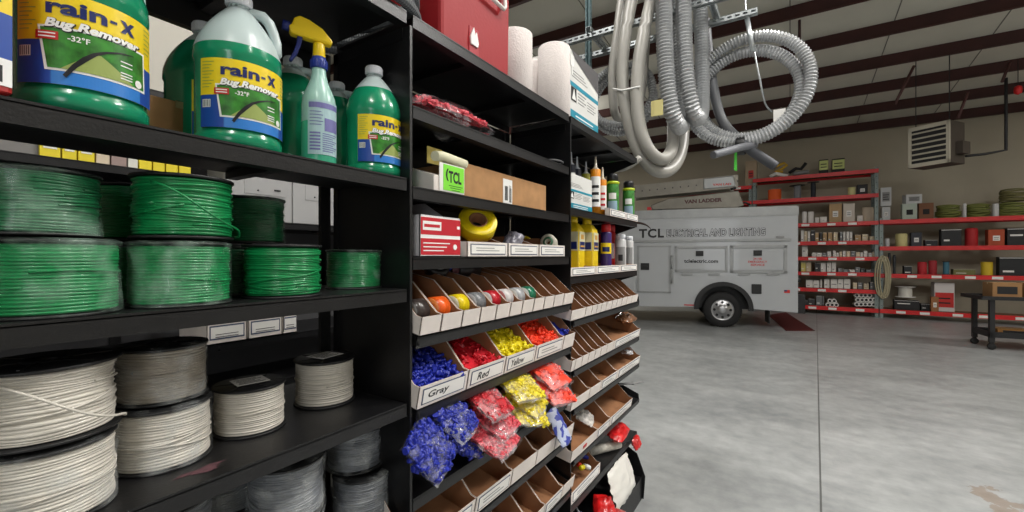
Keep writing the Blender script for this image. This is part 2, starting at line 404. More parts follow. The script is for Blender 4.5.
def jug_label(parent, R, a0):
    b = MB()
    f0 = cylmap(R + .0006, a0); f1 = cylmap(R + .0010, a0); f2 = cylmap(R + .0014, a0); f3 = cylmap(R + .0018, a0); f4 = cylmap(R + .0026, a0); fp = cylmap(R + .0022, a0)
    z0, z1 = 0.035, 0.158
    patch(b, f0, -.088, z0, .088, z1, 0, 48)                      # yellow field
    patch(b, f1, -.088, z0, -.045, 0.092, 1, 14)                   # blue lower left
    patch(b, f1, .056, z0, .088, 0.092, 1, 14)
    patch(b, f1, -.046, z0, .058, 0.060, 7, 28)
    # white framed forest picture
    patch(b, f2, -.052, .053, .066, .112, 4, 28, top=(-.060, .064))
    patch(b, f3, -.049, .056, .063, .109, 2, 28, top=(-.057, .061))
    for q in range(7): t0_ = q / 7; t1_ = (q + 1) / 7; patch(b, fp, -.036 + .034 * t0_, .056 + .028 * t0_, .044 - .040 * t0_, .056 + .028 * t1_, 8, 10, top=(-.036 + .034 * t1_, .044 - .040 * t1_))
    # wiper blade
    wp = [(-.032, .046, .0030), (-.022, .062, .0036), (-.012, .074, .0040), (-.002, .084, .0030), (.010, .091, .0022), (.026, .097, .0016), (.044, .100, .0008)]
    for (a_, c_, w_), (d_, e_, v_) in zip(wp, wp[1:]):
        for q in range(3):
            u0, u1_ = q / 3, (q + 1) / 3
            A = [a_ + (d_ - a_) * u for u in (u0, u1_)]; C_ = [c_ + (e_ - c_) * u for u in (u0, u1_)]; W = [w_ + (v_ - w_) * u for u in (u0, u1_)]
            b.add([f4(A[0] + W[0] * .6, C_[0] - W[0] * .5), f4(A[1] + W[1] * .6, C_[1] - W[1] * .5), f4(A[1] - W[1] * .6, C_[1] + W[1] * .5), f4(A[0] - W[0] * .6, C_[0] + W[0] * .5)], [(0,1,2,3)], 6)
    put_text(b, 'rain', .062, .020, lambda a, c: f2(a - .020, c + .1380), 3, bold=.035)
    put_text(b, '-', .008, .004, lambda a, c: f2(a + .018, c + .1375), 3, bold=.03)
    put_text(b, 'x', .020, .018, lambda a, c: f2(a + .036, c + .1370), 3, bold=.035)
    put_text(b, 'Bug Remover', .108, .0175, lambda a, c: fp(a + .001, c + .1140 - .0006), 6, bold=.085, shear=.25)
    put_text(b, 'Bug Remover', .105, .0155, lambda a, c: f4(a, c + .1140), 4, bold=.045, shear=.25)
    put_text(b, '-32\u00b0F', .022, .008, lambda a, c: f4(a - .018, c + .0985), 4, bold=.02)
    patch(b, f4, -.062, .093, -.038, .104, 5, 6)
    for zz in (.1010, .0965): patch(b, cylmap(R + .0028, a0), -.059, zz - .0009, -.041, zz + .0009, 4, 5)
    for zz in (.086, .080, .070, .066, .062): patch(b, f4, .026, zz - .0008, .042, zz + .0008, 4, 2)
    b.lathe([(0, 0), (.006, 0)], 12, (0,0,0), 4, Matrix.Translation(f4(.052, .062)) @ Matrix.Rotation(a0 + .052 / R, 4, 'Z') @ Matrix.Rotation(PI/2, 4, 'Y'), caps=False)
    # left side panel: small print and barcode
    for i in range(9): patch(b, f2, -.084, .150 - i * .0056, -.062 - (i % 3) * .004, .1512 - i * .0056, 8, 2)
    patch(b, f2, -.084, .070, -.068, .084, 4, 2)
    for i in range(5): patch(b, f3, -.083 + i * .003, .071, -.0818 + i * .003, .083, 6, 1)
    for i in range(6): patch(b, f2, .064, .150 - i * .007, .082 - (i % 2) * .004, .1515 - i * .007, 8, 2)
    b.build('front_label', LABM, parent, fix=False)
    b = MB()
def make_jug(a_label, a_handle, lab=True, liquid=.262):
    R = .0735
    t = thing('washer_fluid_jug')
    prof = [(0, .004), (.060, 0), (.069, .004), (R, .012), (R, .026), (R - .0025, .030), (R - .0025, .165), (R, .170), (R, .178), (R - .001, .19)]
    def shoulder(u):
        return (.0185 + (R - .0205) * (1 - u ** 1.45), .19 + .092 * u ** .92)
    sh = [shoulder(i / 10) for i in range(1, 11)]
    low = [p for p in sh if p[1] <= liquid]; up = [p for p in sh if p[1] > liquid]
    b = MB(); b.lathe(prof + low, 48, mi=0, caps=False)
    o = b.build('jug_body', [M_LIQ, M_MILK], t)
    b = MB(); b.lathe([low[-1] if low else prof[-1]] + up + [(.0185, .281), (.0185, .290)], 48, mi=0, caps=False)
    ang = a_handle
    pts = [Vector((.012, 0, .272)), Vector((.026, 0, .279)), Vector((.041, 0, .277)), Vector((.052, 0, .266)), Vector((.059, 0, .248)), Vector((.0645, 0, .228)), Vector((.064, 0, .208)), Vector((.058, 0, .200))]
    R_ = Matrix.Rotation(ang, 3, 'Z')
    b.tube([R_ @ p for p in pts], [.010, .0105, .0105, .010, .0095, .0095, .011, .010], 12)
    b.build('jug_top', M_MILK, t, subd=0)
    b = MB()
    b.lathe([(.0215, .287), (.0225, .289), (.0225, .306), (.021, .309), (0, .309)], 32)
    for i in range(28):
        a = 2*PI*i/28; b.box((.0222, -.0011, .290), (.0232, .0011, .305), 0, Matrix.Rotation(a, 4, 'Z'))
    b.build('cap', M_CAP, t)
    if lab: jug_label(t, R, a_label)
    return t
SH = L1
def toward(x, y, X):  # angle from a spot on the shelf to the camera
    p = px(x, y, X=X); return math.atan2(-p.y, -p.x)
def spot(x, X, z): p = px(x, 256, X=X); return (p.x, p.y, z)
p = spot(85, -.882, SH); a = math.atan2(-p[1], -p[0])
jug = make_jug(a + .16, a + 1.9)
jug.location = p; tag(jug, 'large green jug at the left end of the jug shelf, yellow label fully in view', 'jug', 'green washer fluid jugs')
p = spot(239, -.900, SH); a = math.atan2(-p[1], -p[0])
j = make_jug(a + .30, a + 1.35, liquid=.196); j.location = p
tag(j, 'green gallon jug with pale empty top and open handle, just left of the spray bottle', 'jug', 'green washer fluid jugs')
p = spot(374, -.890, SH); a = math.atan2(-p[1], -p[0])
j = make_jug(a + .62, a + 3.0, liquid=.24); j.location = (p[0], p[1], SH); j.scale = (.93, .93, .92)
tag(j, 'green jug at the right end of the shelf, just right of the spray bottle', 'jug', 'green washer fluid jugs')
def back_jug(x, X, lab, s=1.0, rz=0):
    p = spot(x, X, SH); a = math.atan2(-p[1], -p[0])
    j = make_jug(a + .9, a + 1.4, lab='label' if 'left of' in lab else False); j.location = p; j.scale = (s, s, s); tag(j, lab, 'jug', 'green washer fluid jugs'); return j
back_jug(204, -1.02, 'green jug standing behind and left of the gallon jug with the open handle', .92)
back_jug(293, -1.02, 'green jug standing directly behind the spray bottle', .93)
back_jug(337, -1.015, 'small green jug with white cap peeking between the spray bottle and the right end jug', .86)
# yellow and red container at the very left edge
p = spot(-4, -.80, SH)
t = thing('fluid_bottle', (-.825, .074, SH), 'red-topped container with yellow and blue label, cut by the left edge of the view', 'container')
b = MB(); b.lathe([(.040, 0), (.047, .006), (.047, .20), (.040, .225), (.018, .25), (.018, .27)], 4, M=Matrix.Rotation(PI/4 + .35, 4, 'Z'), smooth=False)
b.build('container_body', mat('clear_red_plastic', (170, 40, 38), 0.35), t, bevel=.006)
R_ = Matrix.Rotation(.35, 4, 'Z')
b = MB(); b.box((.0335, -.030, .10), (.0345, .030, .185), 0, R_); b.box((.0335, -.030, .045), (.0345, .030, .10), 1, R_); b.box((.0335, -.030, .012), (.0345, .030, .045), 2, R_)
for i in range(7): b.box((.0346, -.026, .112 + i * .009), (.035, .020 - (i % 3) * .006, .115 + i * .009), 3, R_)
for i in range(8): b.box((.0346, -.024 + i * .006, .016), (.035, -.021 + i * .006, .036), 4, R_)
b.build('front_label', [M_LY, M_LB, M_LW, M_LG, M_LK], t)
b = MB(); b.lathe([(.021, .262), (.021, .285), (0, .285)], 24); b.build('cap', M_LR, t)
# spray bottle
p = spot(319, -.885, SH); a = math.atan2(-p[1], -p[0])
t = thing('spray_bottle', p, 'clear spray bottle with yellow trigger head, green fluid and purple-printed label', 'spray bottle')
t.scale = (1.10, 1.10, 1.17)
b = MB(); b.lathe([(0, .003), (.026, 0), (.031, .004), (.0325, .012), (.033, .07), (.0325, .085)], 40, caps=False); b.build('lower_body', mat('light_green_liquid', (70, 175, 140), .25, sub=.05), t)
b = MB(); b.lathe([(.0325, .085), (.0322, .12), (.030, .135), (.024, .150), (.017, .166), (.0135, .180), (.0125, .195)], 40, caps=False); b.build('upper_body', mat('pale_frosted_plastic', (160, 200, 190), .3, sub=.1), t)
b = MB(); f0 = cylmap(.0336, a + .25); f1 = cylmap(.0341, a + .25)
M_LAV = mat('lavender_print', (110, 108, 165), .5)
patch(b, f0, -.030, .022, .036, .122, 0, 16)
patch(b, f1, -.028, .108, .034, .118, 1, 12)
patch(b, f1, .002, .066, .034, .090, 1, 8)
for i in range(6): patch(b, f1, -.026, .060 - i * .006, -.006, .063 - i * .006, 1, 4)
for i in range(9): patch(b, f1, -.002, .060 - i * .004, .032 - (i % 3) * .006, .0615 - i * .004, 1, 6)
for i in range(5): patch(b, f1, -.026, .100 - i * .006, -.004 + (i % 2) * .003, .1015 - i * .006, 1, 5)
b.build('front_label', [mat('pale_label', (165, 195, 200), .4), M_LAV], t, fix=False)
b = MB(); b.lathe([(.015, .190), (.016, .192), (.016, .206), (.014, .208), (.013, .212)], 32)
for i in range(20): b.box((.0155, -.001, .193), (.0168, .001, .205), 0, Matrix.Rotation(2*PI*i/20, 4, 'Z'))
b.build('collar', mat('collar_blue', (35, 55, 140), .4), t)
# head: profile in a plane turned so that the nozzle points to the viewer's left
hd = Matrix.Rotation(a - PI/2 + .12, 4, 'Z')
b = MB()
b.lathe([(.012, .208), (.0115, .225), (.011, .240)], 24)
b.prism([(-.022, .238), (.052, .244), (.056, .258), (.050, .262), (.046, .274), (.036, .281), (.018, .277), (-.006, .266), (-.026, .246)], -.0105, .0105, 'y', 0, hd)
b.build('trigger_head', mat('trigger_yellow', (240, 205, 25), .35), t, bevel=.004)
b = MB()
b.prism([(.030, .244), (.040, .244), (.041, .232), (.046, .215), (.055, .196), (.050, .194), (.040, .210), (.033, .228)], -.006, .006, 'y', 0, hd)
b.build('trigger', mat('trigger_blue', (28, 40, 110), .4), t, bevel=.002)
b = MB(); b.cyl(hd @ Vector((.053, 0, .258)), hd @ Vector((.066, 0, .260)), .0095, 8); b.build('nozzle', MATS['trigger_blue'], t)

# ------------------------------------------------------------------ wire spools
def wire_mat(name, col, rough=.35, var=.15):
    return mat(name, col, rough, var=var, vscale=22, coat=.2, stretch=(1, 1, 5))
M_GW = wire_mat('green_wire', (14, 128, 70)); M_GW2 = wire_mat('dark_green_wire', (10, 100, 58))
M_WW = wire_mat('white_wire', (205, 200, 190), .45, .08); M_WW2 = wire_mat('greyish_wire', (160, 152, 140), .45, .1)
M_SW = wire_mat('silver_grey_wire', (120, 124, 130), .4, .2)
M_WRAP = film('shrink_wrap', alpha=.09)
M_WRAP2 = film('green_shrink_wrap', (200, 235, 215), alpha=.075, wr=28)
def make_spool(wm, wrap=None, R=.0735, H=.104, n=20, seed=1, sticker=False, loose=False, flange=M_BLACK2, messy=.6, fr=0.0):
    t = thing('wire_spool')
    r_ = random.Random(seed)
    for z in (0, H - .004):
        b = MB(); b.lathe([(.016, z), (R + fr - .001, z), (R + fr, z + .001), (R + fr, z + .0035), (R + fr - .001, z + .0045), (.016, z + .0045)], 48, caps=False)
        b.lathe([(.016, z), (.016, z + .0045)], 24, caps=False)
        if z > 0:
            for i in range(6): b.box((.022, -.0015, z + .004), (R - .006, .0015, z + .006), 0, Matrix.Rotation(i * PI / 3, 4, 'Z'))
            b.lathe([(.016, z), (.021, z + .007), (.026, z + .007), (.027, z + .004)], 24, caps=False)
        b.build('flange', flange, t)
    # wound wire: ridges that wander up and down
    prof = []; zz = .006; pitch = (H - .012) / n
    for i in range(n):
        bulge = r_.uniform(-.0022, .0012) * messy
        for q in range(5):
            u = q / 4
            prof.append((R - .005 + bulge + .0017 * math.sin(u * PI), zz + pitch * u))
        zz += pitch
    ph = [r_.uniform(0, 6.28) for _ in range(6)]
    def wob(a, z, r):
        e = min(1, min(z - .005, H - .006 - z) / .012) if H > .02 else 0; e = max(0, e)
        w = math.sin(a * 1 + ph[0] + z * 60) * .0022 + math.sin(2 * a + ph[1] - z * 90) * .0016 + math.sin(3 * a + ph[2] + z * 150) * .0008
        g = noise.noise(Vector((math.cos(a) * 2, math.sin(a) * 2, z * 60 + seed * 3.1))) * .0016 * messy
        return g, w * messy * e
    b = MB(); b.lathe(prof, 72, wob=wob, caps=False)
    b.lathe([(.02, .006), (.02, H - .006)], 20, caps=False)
    # a few strands that cross over the layers
    for k in range(int(5 * messy) + 1):
        a0 = r_.uniform(0, 6.28); z0 = r_.uniform(.015, H - .02); dz = r_.uniform(-.03, .03) * messy; pts = []
        for q in range(18):
            u = q / 17; pts.append(((R - .0028) * math.cos(a0 + u * 2.6), (R - .0028) * math.sin(a0 + u * 2.6), max(.009, min(H - .010, z0 + dz * u + .002 * math.sin(u * 7)))))
        b.tube(pts, .0017, 6)
    b.build('winding', wm, t)
    if wrap:
        b = MB()
        def wob2(a, z, r):
            return noise.noise(Vector((math.cos(a) * 5, math.sin(a) * 5, z * 45 + seed))) * .0018, 0
        b.lathe([(R - .022, H + .0025), (R - .006, H + .0022), (R + fr + .0015, H - .001)] + [(R + fr + .0012 - .002 * math.sin(i / 12 * PI), H - .004 - (H - .006) * i / 12) for i in range(13)], 64, wob=wob2, caps=False)
        b.build('plastic_wrap', wrap, t, fix=False)
    if sticker:
        b = MB(); b.box((-.034, -.030, H + .0042), (.034, .030, H + .0050), 0, Matrix.Rotation(.3, 4, 'Z'))
        for i in range(5): b.box((-.028 + .003 * (i % 2), -.022 + i * .010, H + .0050), (.026 - .008 * (i % 3), -.019 + i * .010, H + .0053), 1, Matrix.Rotation(.3, 4, 'Z'))
        b.build('top_label', [M_PAPER, M_INK], t)
    if loose:
        b = MB(); pts = []
        for q in range(24):
            u = q / 23; a = loose + u * 2.2
            pts.append(((R + .002 + .016 * math.sin(u * PI)) * math.cos(a), (R + .002 + .016 * math.sin(u * PI)) * math.sin(a), H * (.85 - .95 * u) + .006 * math.sin(u * 9)))
        b.tube([(x, y, max(.006, z)) for x, y, z in pts], .0018, 8); b.build('loose_wire_end', wm, t)
    return t
def spool(proto, x, X, z, label, group, rz=None, s=1.0):
    p = spot(x, X, z)
    return place(proto, USED, p, rz if rz is not None else rnd.uniform(0, 6.2), label, group, (s, s, s) if not isinstance(s, tuple) else s)
GS = [make_spool(M_GW, None, seed=1, messy=1.0, flange=M_BLACK2), make_spool(M_GW, None, seed=2, messy=.5), make_spool(M_GW2, M_WRAP2, seed=3, messy=.7), make_spool(M_GW, M_WRAP2, seed=4, messy=.3), make_spool(M_GW, None, seed=12, messy=1.1, loose=5.2)]
G1 = 'spools of green wire on the second visible shelf'
Z2 = L2; ZH = .1095
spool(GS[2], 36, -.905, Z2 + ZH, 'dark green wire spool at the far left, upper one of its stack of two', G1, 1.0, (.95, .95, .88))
spool(GS[3], 52, -.875, Z2, 'glossy wrapped green wire spool at the far left, lower one of its stack of two', G1, 2.0)
spool(GS[4], 184, -.885, Z2 + ZH + .001, 'unwrapped green wire spool with a loose strand hanging down, on top of the second stack', G1, .15)
spool(GS[3], 181, -.875, Z2, 'wrapped green wire spool under the one with the loose strand', G1, 4.0)
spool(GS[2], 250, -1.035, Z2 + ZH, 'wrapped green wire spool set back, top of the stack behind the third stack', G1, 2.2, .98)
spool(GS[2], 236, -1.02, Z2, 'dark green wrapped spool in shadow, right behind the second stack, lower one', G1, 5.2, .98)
spool(GS[0], 283, -.875, Z2, 'unwrapped green wire spool with pale flange, standing single, third along the shelf front', G1, .7)
spool(GS[3], 354, -.945, Z2, 'green wire spool with a clear shine, last at the right end of the shelf', G1, 2.6, .93)
spool(GS[1], 140, -1.055, Z2 + ZH, 'dark green wire spool set back between the first and second stacks, upper', G1, .3)
spool(GS[1], 140, -1.055, Z2, 'dark green wire spool set back between the first and second stacks, lower', G1, 1.3)
WS = [make_spool(M_WW, None, seed=5, messy=1.0, loose=5.0, fr=.004), make_spool(M_WW, M_WRAP, seed=6, messy=.6), make_spool(M_WW2, M_WRAP, seed=7, messy=.4), make_spool(M_WW, None, seed=8, messy=.35, sticker=True, fr=.001)]
G2 = 'spools of white wire on the third visible shelf'
Z3 = L3
spool(WS[0], 47, -.905, Z3 + .002 + ZH, 'cream wire spool with loose crossing strands, upper one at the far left', G2, .5, (1.05, 1.05, 1.0))
spool(WS[1], 47, -.900, Z3, 'white wire spool under the cream one at the far left, wrapped in clear film', G2, 1.5, (1.03, 1.03, 1.0))
spool(WS[2], 163, -.965, Z3 + ZH, 'greyish wrapped wire spool on top of the second white stack', G2, .5, .93)
spool(WS[1], 163, -.955, Z3, 'white wire spool with black flanges, lower one of the second stack', G2, .2)
spool(WS[3], 250, -.970, Z3, 'white wire spool with a paper sticker on its black top, standing alone in the middle', G2, 1.1, .92)
spool(WS[3], 325, -.99, Z3, 'small pale wire spool with labelled black top, last at the right end', G2, 1.4, (.96, .96, 1.06))
SS = [make_spool(M_SW, M_WRAP, seed=10, messy=.9, fr=.003), make_spool(M_SW, M_WRAP, seed=11, messy=.6)]
G3 = 'spools of silvery wire on the shelf near the bottom'
spool(SS[0], 287, -.920, L4 + ZH, 'silvery wrapped wire spool low on the shelf, left of the tall low stack', G3, .4, (1.02, 1.02, 1.12))
spool(SS[1], 287, -.920, L4, 'silvery wire spool underneath the one left of the tall low stack', G3, .9, (1.02, 1.02, 1))
spool(SS[0], 356, -.975, L4 + ZH, 'silvery wire spool at the right end of the low shelf, upper of its stack', G3, 1.9, (1, 1, 1.0))
spool(SS[1], 362, -.940, L4, 'silvery wire spool at the right end of the low shelf, lower of its stack', G3, 2.9)
spool(SS[1], 225, -1.06, L4 + ZH, 'dark silvery wire spool set back on the low shelf, behind the wrapped one', G3, 3.9)
spool(SS[1], 225, -1.06, L4, 'dark silvery wire spool set back on the low shelf, at the bottom of its stack', G3, 3.2)
spool(SS[1], 165, -.965, L4 + ZH, 'silvery wire spool furthest left on the low shelf, only its rim in view', G3, 4.9)
spool(SS[1], 165, -.965, L4, 'silvery wire spool furthest left on the low shelf, under the one whose rim shows', G3, 5.9)
# pink chalk stain on the third shelf belongs to the shelf
b = MB(); pts = []
q = px(190, 450, H=L3 + .001)
for i in range(16):
    a = i / 16 * 2 * PI; r = 1 + .35 * math.sin(3 * a + 1) + .2 * math.sin(7 * a)
    pts.append((-.845 + .012 * r * math.cos(a), .335 + .032 * r * math.sin(a), L3 + .0006))
b.add(pts, [list(range(16))]); b.build('pink_stain', mat('pink_chalk', (84, 52, 58), .9, var=.5, vscale=120), u1)

# ------------------------------------------------------------------ second row of shelving seen through the open bay
u4 = thing('shelving_unit', (0, 0, 0), 'dark shelving row behind the first, glimpsed through the gaps between spools', 'shelving unit')
RX = -2.25
YB = yat(218, RX)
for z in (2.20, 1.675, 1.085, 0.85, .4): shelf_flat(u4, z, YB + .01, 3.4, x_front=RX, depth=.42)
for z in (2.20, 1.86, 1.50, 1.085, 0.85, .4):
    shelf_flat(u4, z, -.6, YB, x_front=RX, depth=.42)
for yy in (-.55, .7, 1.95, 3.2):
    b = MB(); b.box((RX - .46, yy - .02, 0), (RX - .42, yy + .02, 2.5)); b.build('upright', M_BLACK, u4)
b = MB(); b.box((RX - .44, -.6, .1), (RX - .43, 3.4, 2.3)); b.build('back_panel', mat('grey_backboard', (70, 70, 72), .7), u4)
M_YB = mat('yellow_carton', (225, 205, 40), .6)
def carton(name, loc, size, m, label, cat, group=None, print_m=None, rz=0, face='+x', extra=None, taped=True):
    """shipping carton or small box with flaps seam, tape and a printed label; origin at its base centre"""
    t = thing(name, loc, label, cat, group, rz)
    w, d, h = size
    b = MB(); b.box((-w/2, -d/2, 0), (w/2, d/2, h)); b.build('box_body', m, t, bevel=min(w, d, h) * .02)
    if taped:
        b = MB(); b.box((-w/2 - .0005, -min(d, .05)/2*.6, h * .88), (w/2 + .0005, min(d, .05)/2*.6, h + .0008)); b.build('tape', mat('packing_tape', (190, 170, 130), .3), t)
    if print_m:
        b = MB()
        s = .0012
        if face == '+x':
            b.box((w/2, -d * .34, h * .25), (w/2 + s, d * .34, h * .75), 0)
            for i in range(3): b.box((w/2 + s, -d * .28, h * (.34 + i * .12)), (w/2 + s * 1.5, d * (.28 - .1 * (i % 2)), h * (.38 + i * .12)), 1)
        else:
            b.box((-w * .34, -d/2 - s, h * .25), (w * .34, -d/2, h * .75), 0)
            for i in range(3): b.box((-w * .28, -d/2 - s * 1.5, h * (.34 + i * .12)), (w * (.28 - .1 * (i % 2)), -d/2 - s, h * (.38 + i * .12)), 1)
        b.build('printed_label', [print_m, M_INK], t)
    return t
for i, (x0, x1) in enumerate([(39, 61), (62, 77), (78, 95), (139, 152), (153, 165), (166, 178), (179, 191)]):
    ya = yat(x0, RX - .02); yb = yat(x1, RX - .02)
    carton('lamp_carton', (RX - .09, (ya + yb)/2, 1.862), (.14, (yb - ya) * .95, .12), M_YB,
           'small yellow carton glimpsed under the top shelf of jugs, %s from the left' % ORD[i], 'carton', 'yellow cartons on the shelving behind', M_WHITE if i < 3 else None)
for i, (x0, x1, c) in enumerate([(96, 110, (205, 190, 165)), (111, 127, (150, 130, 125)), (128, 138, (215, 215, 205))]):
    ya = yat(x0, RX - .02); yb = yat(x1, RX - .02)
    carton('small_carton', (RX - .09, (ya + yb)/2, 1.862), (.14, (yb - ya) * .95, .10), mat('carton_%d' % i, c, .7),
           ['beige small carton just right of the left yellow cartons', 'grey-brown small carton between beige and white ones behind the spools', 'white small carton just left of the four plain yellow ones'][i], 'carton')
carton('flat_carton', (RX - .16, yat(16, RX - .03), 1.862), (.25, .24, .10), mat('grey_carton', (120, 118, 116), .6), 'flat grey carton at the left end under the jug shelf, above the green spools', 'carton', None, None, taped=False)
M_GB = mat('light_grey_enclosure', (165, 165, 165), .5)
for i, (x0, x1, h) in enumerate([(226, 292, .13), (293, 338, .125)]):
    ya = yat(x0, RX - .02); yb = yat(x1, RX - .02)
    t = thing('electrical_enclosure', (RX - .12, (ya + yb)/2, 1.678 + .135), ['grey metal enclosure behind the green spools, with square door outline', 'grey metal enclosure at the right, next to the black upright'][i], 'electrical box', 'grey enclosures on the shelving behind')
    w = yb - ya
    b = MB(); b.box((-.1, -w/2, -.135), (.1, w/2, h)); b.build('box_body', M_GB, t, bevel=.004)
    b = MB(); b.box((.1, -w * .25, 0.0), (.103, w * .40, h * .8)); b.build('door', M_GB, t, bevel=.001)
    b = MB(); b.box((.103, w * .2, h * .2), (.106, w * .3, h * .26)); b.cyl((.103, -.05 * w, .02), (.107, -.05 * w, .02), .004, 8); b.build('latch', M_INK, t)
for i, (x0, x1) in enumerate([(206, 247), (248, 282), (283, 297)]):
    ya = yat(x0, RX); yb = yat(x1, RX)
    t = thing('parts_bin', (RX + .002, (ya + yb)/2, 1.087), 'white labelled bin glimpsed below the green spool shelf, %s' % ['left one', 'middle one holding silvery parts', 'right narrow one'][i], 'bin', 'white bins on the shelving behind')
    w = (yb - ya) * .97
    b = MB(); b.box((-.3, -w/2, .003), (0, w/2, .006)); b.box((-.003, -w/2, .003), (0, w/2, .105)); b.box((-.3, -w/2, .003), (0, -w/2 + .003, .12)); b.box((-.3, w/2 - .003, .003), (0, w/2, .12)); b.box((-.3, -w/2, .003), (-.297, w/2, .14))
    b.build('bin_body', M_BIN, t)
    b = MB(); b.box((0, -w * .44, .022), (.001, w * .44, .088), 0); b.box((.001, -w * .41, .029), (.0015, w * .41, .081), 1)
    for q in range(2): b.box((.0015, -w * .3, .032 + q * .012), (.002, w * .28, .035 + q * .012), 2)
    b.build('bin_label', [M_BLUEINK, M_PAPER, M_INK], t)
    if i < 2:
        b = MB(); r_ = random.Random(i)
        for q in range(26):
            c = Vector((r_.uniform(-.20, -.02), r_.uniform(-w * .4, w * .4), r_.uniform(.095, .125))); d = Vector((r_.uniform(-1, 1), r_.uniform(-1, 1), r_.uniform(-.2, .3))).normalized() * .02
            b.cyl(c - d, c + d, .006, 6)
        o = b.build('metal_fittings', M_GALV); o.location = t.location; tag(o, ['silvery small fittings heaped in the left bin behind the spools', 'silvery small fittings heaped in the middle bin behind the spools'][i], 'fittings', None, 'stuff')
# whitish board and dark boxes behind the jugs
carton('white_carton', (RX - .2, yat(166, RX - .05), 2.2), (.3, .30, .36), mat('offwhite_carton', (190, 186, 176), .7), 'off-white carton on the far shelf, glimpsed between the two left jugs', 'carton', None, None, taped=False)
carton('brown_carton', (-1.04, yat(160, -1.10), SH), (.12, .12, .10), M_CARD, 'brown carton in shadow between the two left jugs', 'carton', None, None)
# ------------------------------------------------------------------ on top of the middle unit
# flexible cable coil
t = thing('conduit_coil', (-1.0, .70, TOPZ + .002), 'coil of dark grey flexible conduit lying on the very top, left of the red cooler', 'conduit coil')
for k in range(5):
    b = MB(); R = .205 - .012 * (k % 2); zz = .016 + .026 * k
    pts = [((R + .004 * math.sin(3 * q / 60 * 2 * PI + k)) * math.cos(q / 60 * 2 * PI), (R + .004 * math.sin(2 * q / 60 * 2 * PI + k)) * math.sin(q / 60 * 2 * PI), zz + .006 * math.sin(q / 60 * 2 * PI + k)) for q in range(60)]
    b.tube(pts, .0145, 10, closed=True, rib=(.008, .0012)); b.build('conduit_turn', mat('dark_grey_conduit', (92, 96, 100), .45), t)
# cooler
ya, yb = yat(441, -.83), yat(509, -.83)
w = yb - ya
t = thing('drinks_cooler', (-.83, (ya + yb)/2, TOPZ), 'red plastic drinks cooler with white swing handle, on top of the middle unit', 'cooler')
M_CR = mat('cooler_red', (158, 8, 22), .6, bump=.1, bscale=90)
b = MB(); b.add([(0,-w/2,0),(0,w/2,0),(-.28,w/2,0),(-.28,-w/2,0),(.003,-w/2-.003,.30),(.003,w/2+.003,.30),(-.283,w/2+.003,.30),(-.283,-w/2-.003,.30)], [(0,1,2,3),(4,5,6,7),(0,1,5,4),(1,2,6,5),(2,3,7,6),(3,0,4,7)])
b.build('cooler_body', M_CR, t, bevel=.012)
yf = yat(474, -.825) - (ya + yb)/2
b = MB(); b.box((-.002, yf - .022, .012), (.004, yf + .026, .10)); b.build('recessed_panel', mat('cooler_red_dark', (172, 26, 42), .5), t, bevel=.003)
b = MB(); b.box((-.30, -w/2 - .018, .30), (.02, w/2 + .018, .35)); b.build('lid', mat('cooler_white', (228, 226, 222), .4), t, bevel=.012)
b = MB(); b.tube([(.012, .01, .32), (.018, .01, .235), (.020, .02, .225), (.020, .115, .222), (.018, .125, .235), (.012, .125, .32)], .007, 8); b.build('swing_handle', MATS['cooler_white'], t)
b = MB(); b.prism([(-.018, .105), (.016, .105), (.020, .118), (.010, .150), (.002, .138), (-.004, .160), (-.020, .128)], .004, .009, 'x', 0, Matrix.Translation((0, yf, -.062)) ); b.build('flame_badge', M_LW, t)
# paper towel rolls
M_TOW = mat('paper_towel', (216, 208, 205), .95, var=.03, vscale=60, bump=.6, bscale=140)
def towel(x, X, label, r=.072, h=.295):
    p = spot(x, X, TOPZ); t = thing('paper_towel_roll', p, label, 'paper towel roll', 'paper towel rolls')
    b = MB(); b.lathe([(.02, 0), (r - .002, 0), (r, .003), (r, h - .003), (r - .003, h), (.02, h), (.02, 0)], 40, wob=lambda a, z, q: ((.0015 * math.sin(a * 2 + z * 30) if q > .03 else 0), 0), caps=False); b.build('paper', M_TOW, t)
    b = MB(); b.lathe([(.0185, .001), (.0185, h - .001), (.020, h - .001), (.020, .001)], 20, caps=False); b.build('core', M_CARD, t)
towel(514, -.92, 'white paper towel roll half hidden directly beside the red cooler', h=.265)
towel(533, -1.02, 'white paper towel roll squeezed behind and between the two front rolls', r=.060)
towel(554, -.885, 'white paper towel roll in full view, next to the white and teal box', h=.315)
M_TEAL = mat('box_teal', (20, 140, 165), .5)
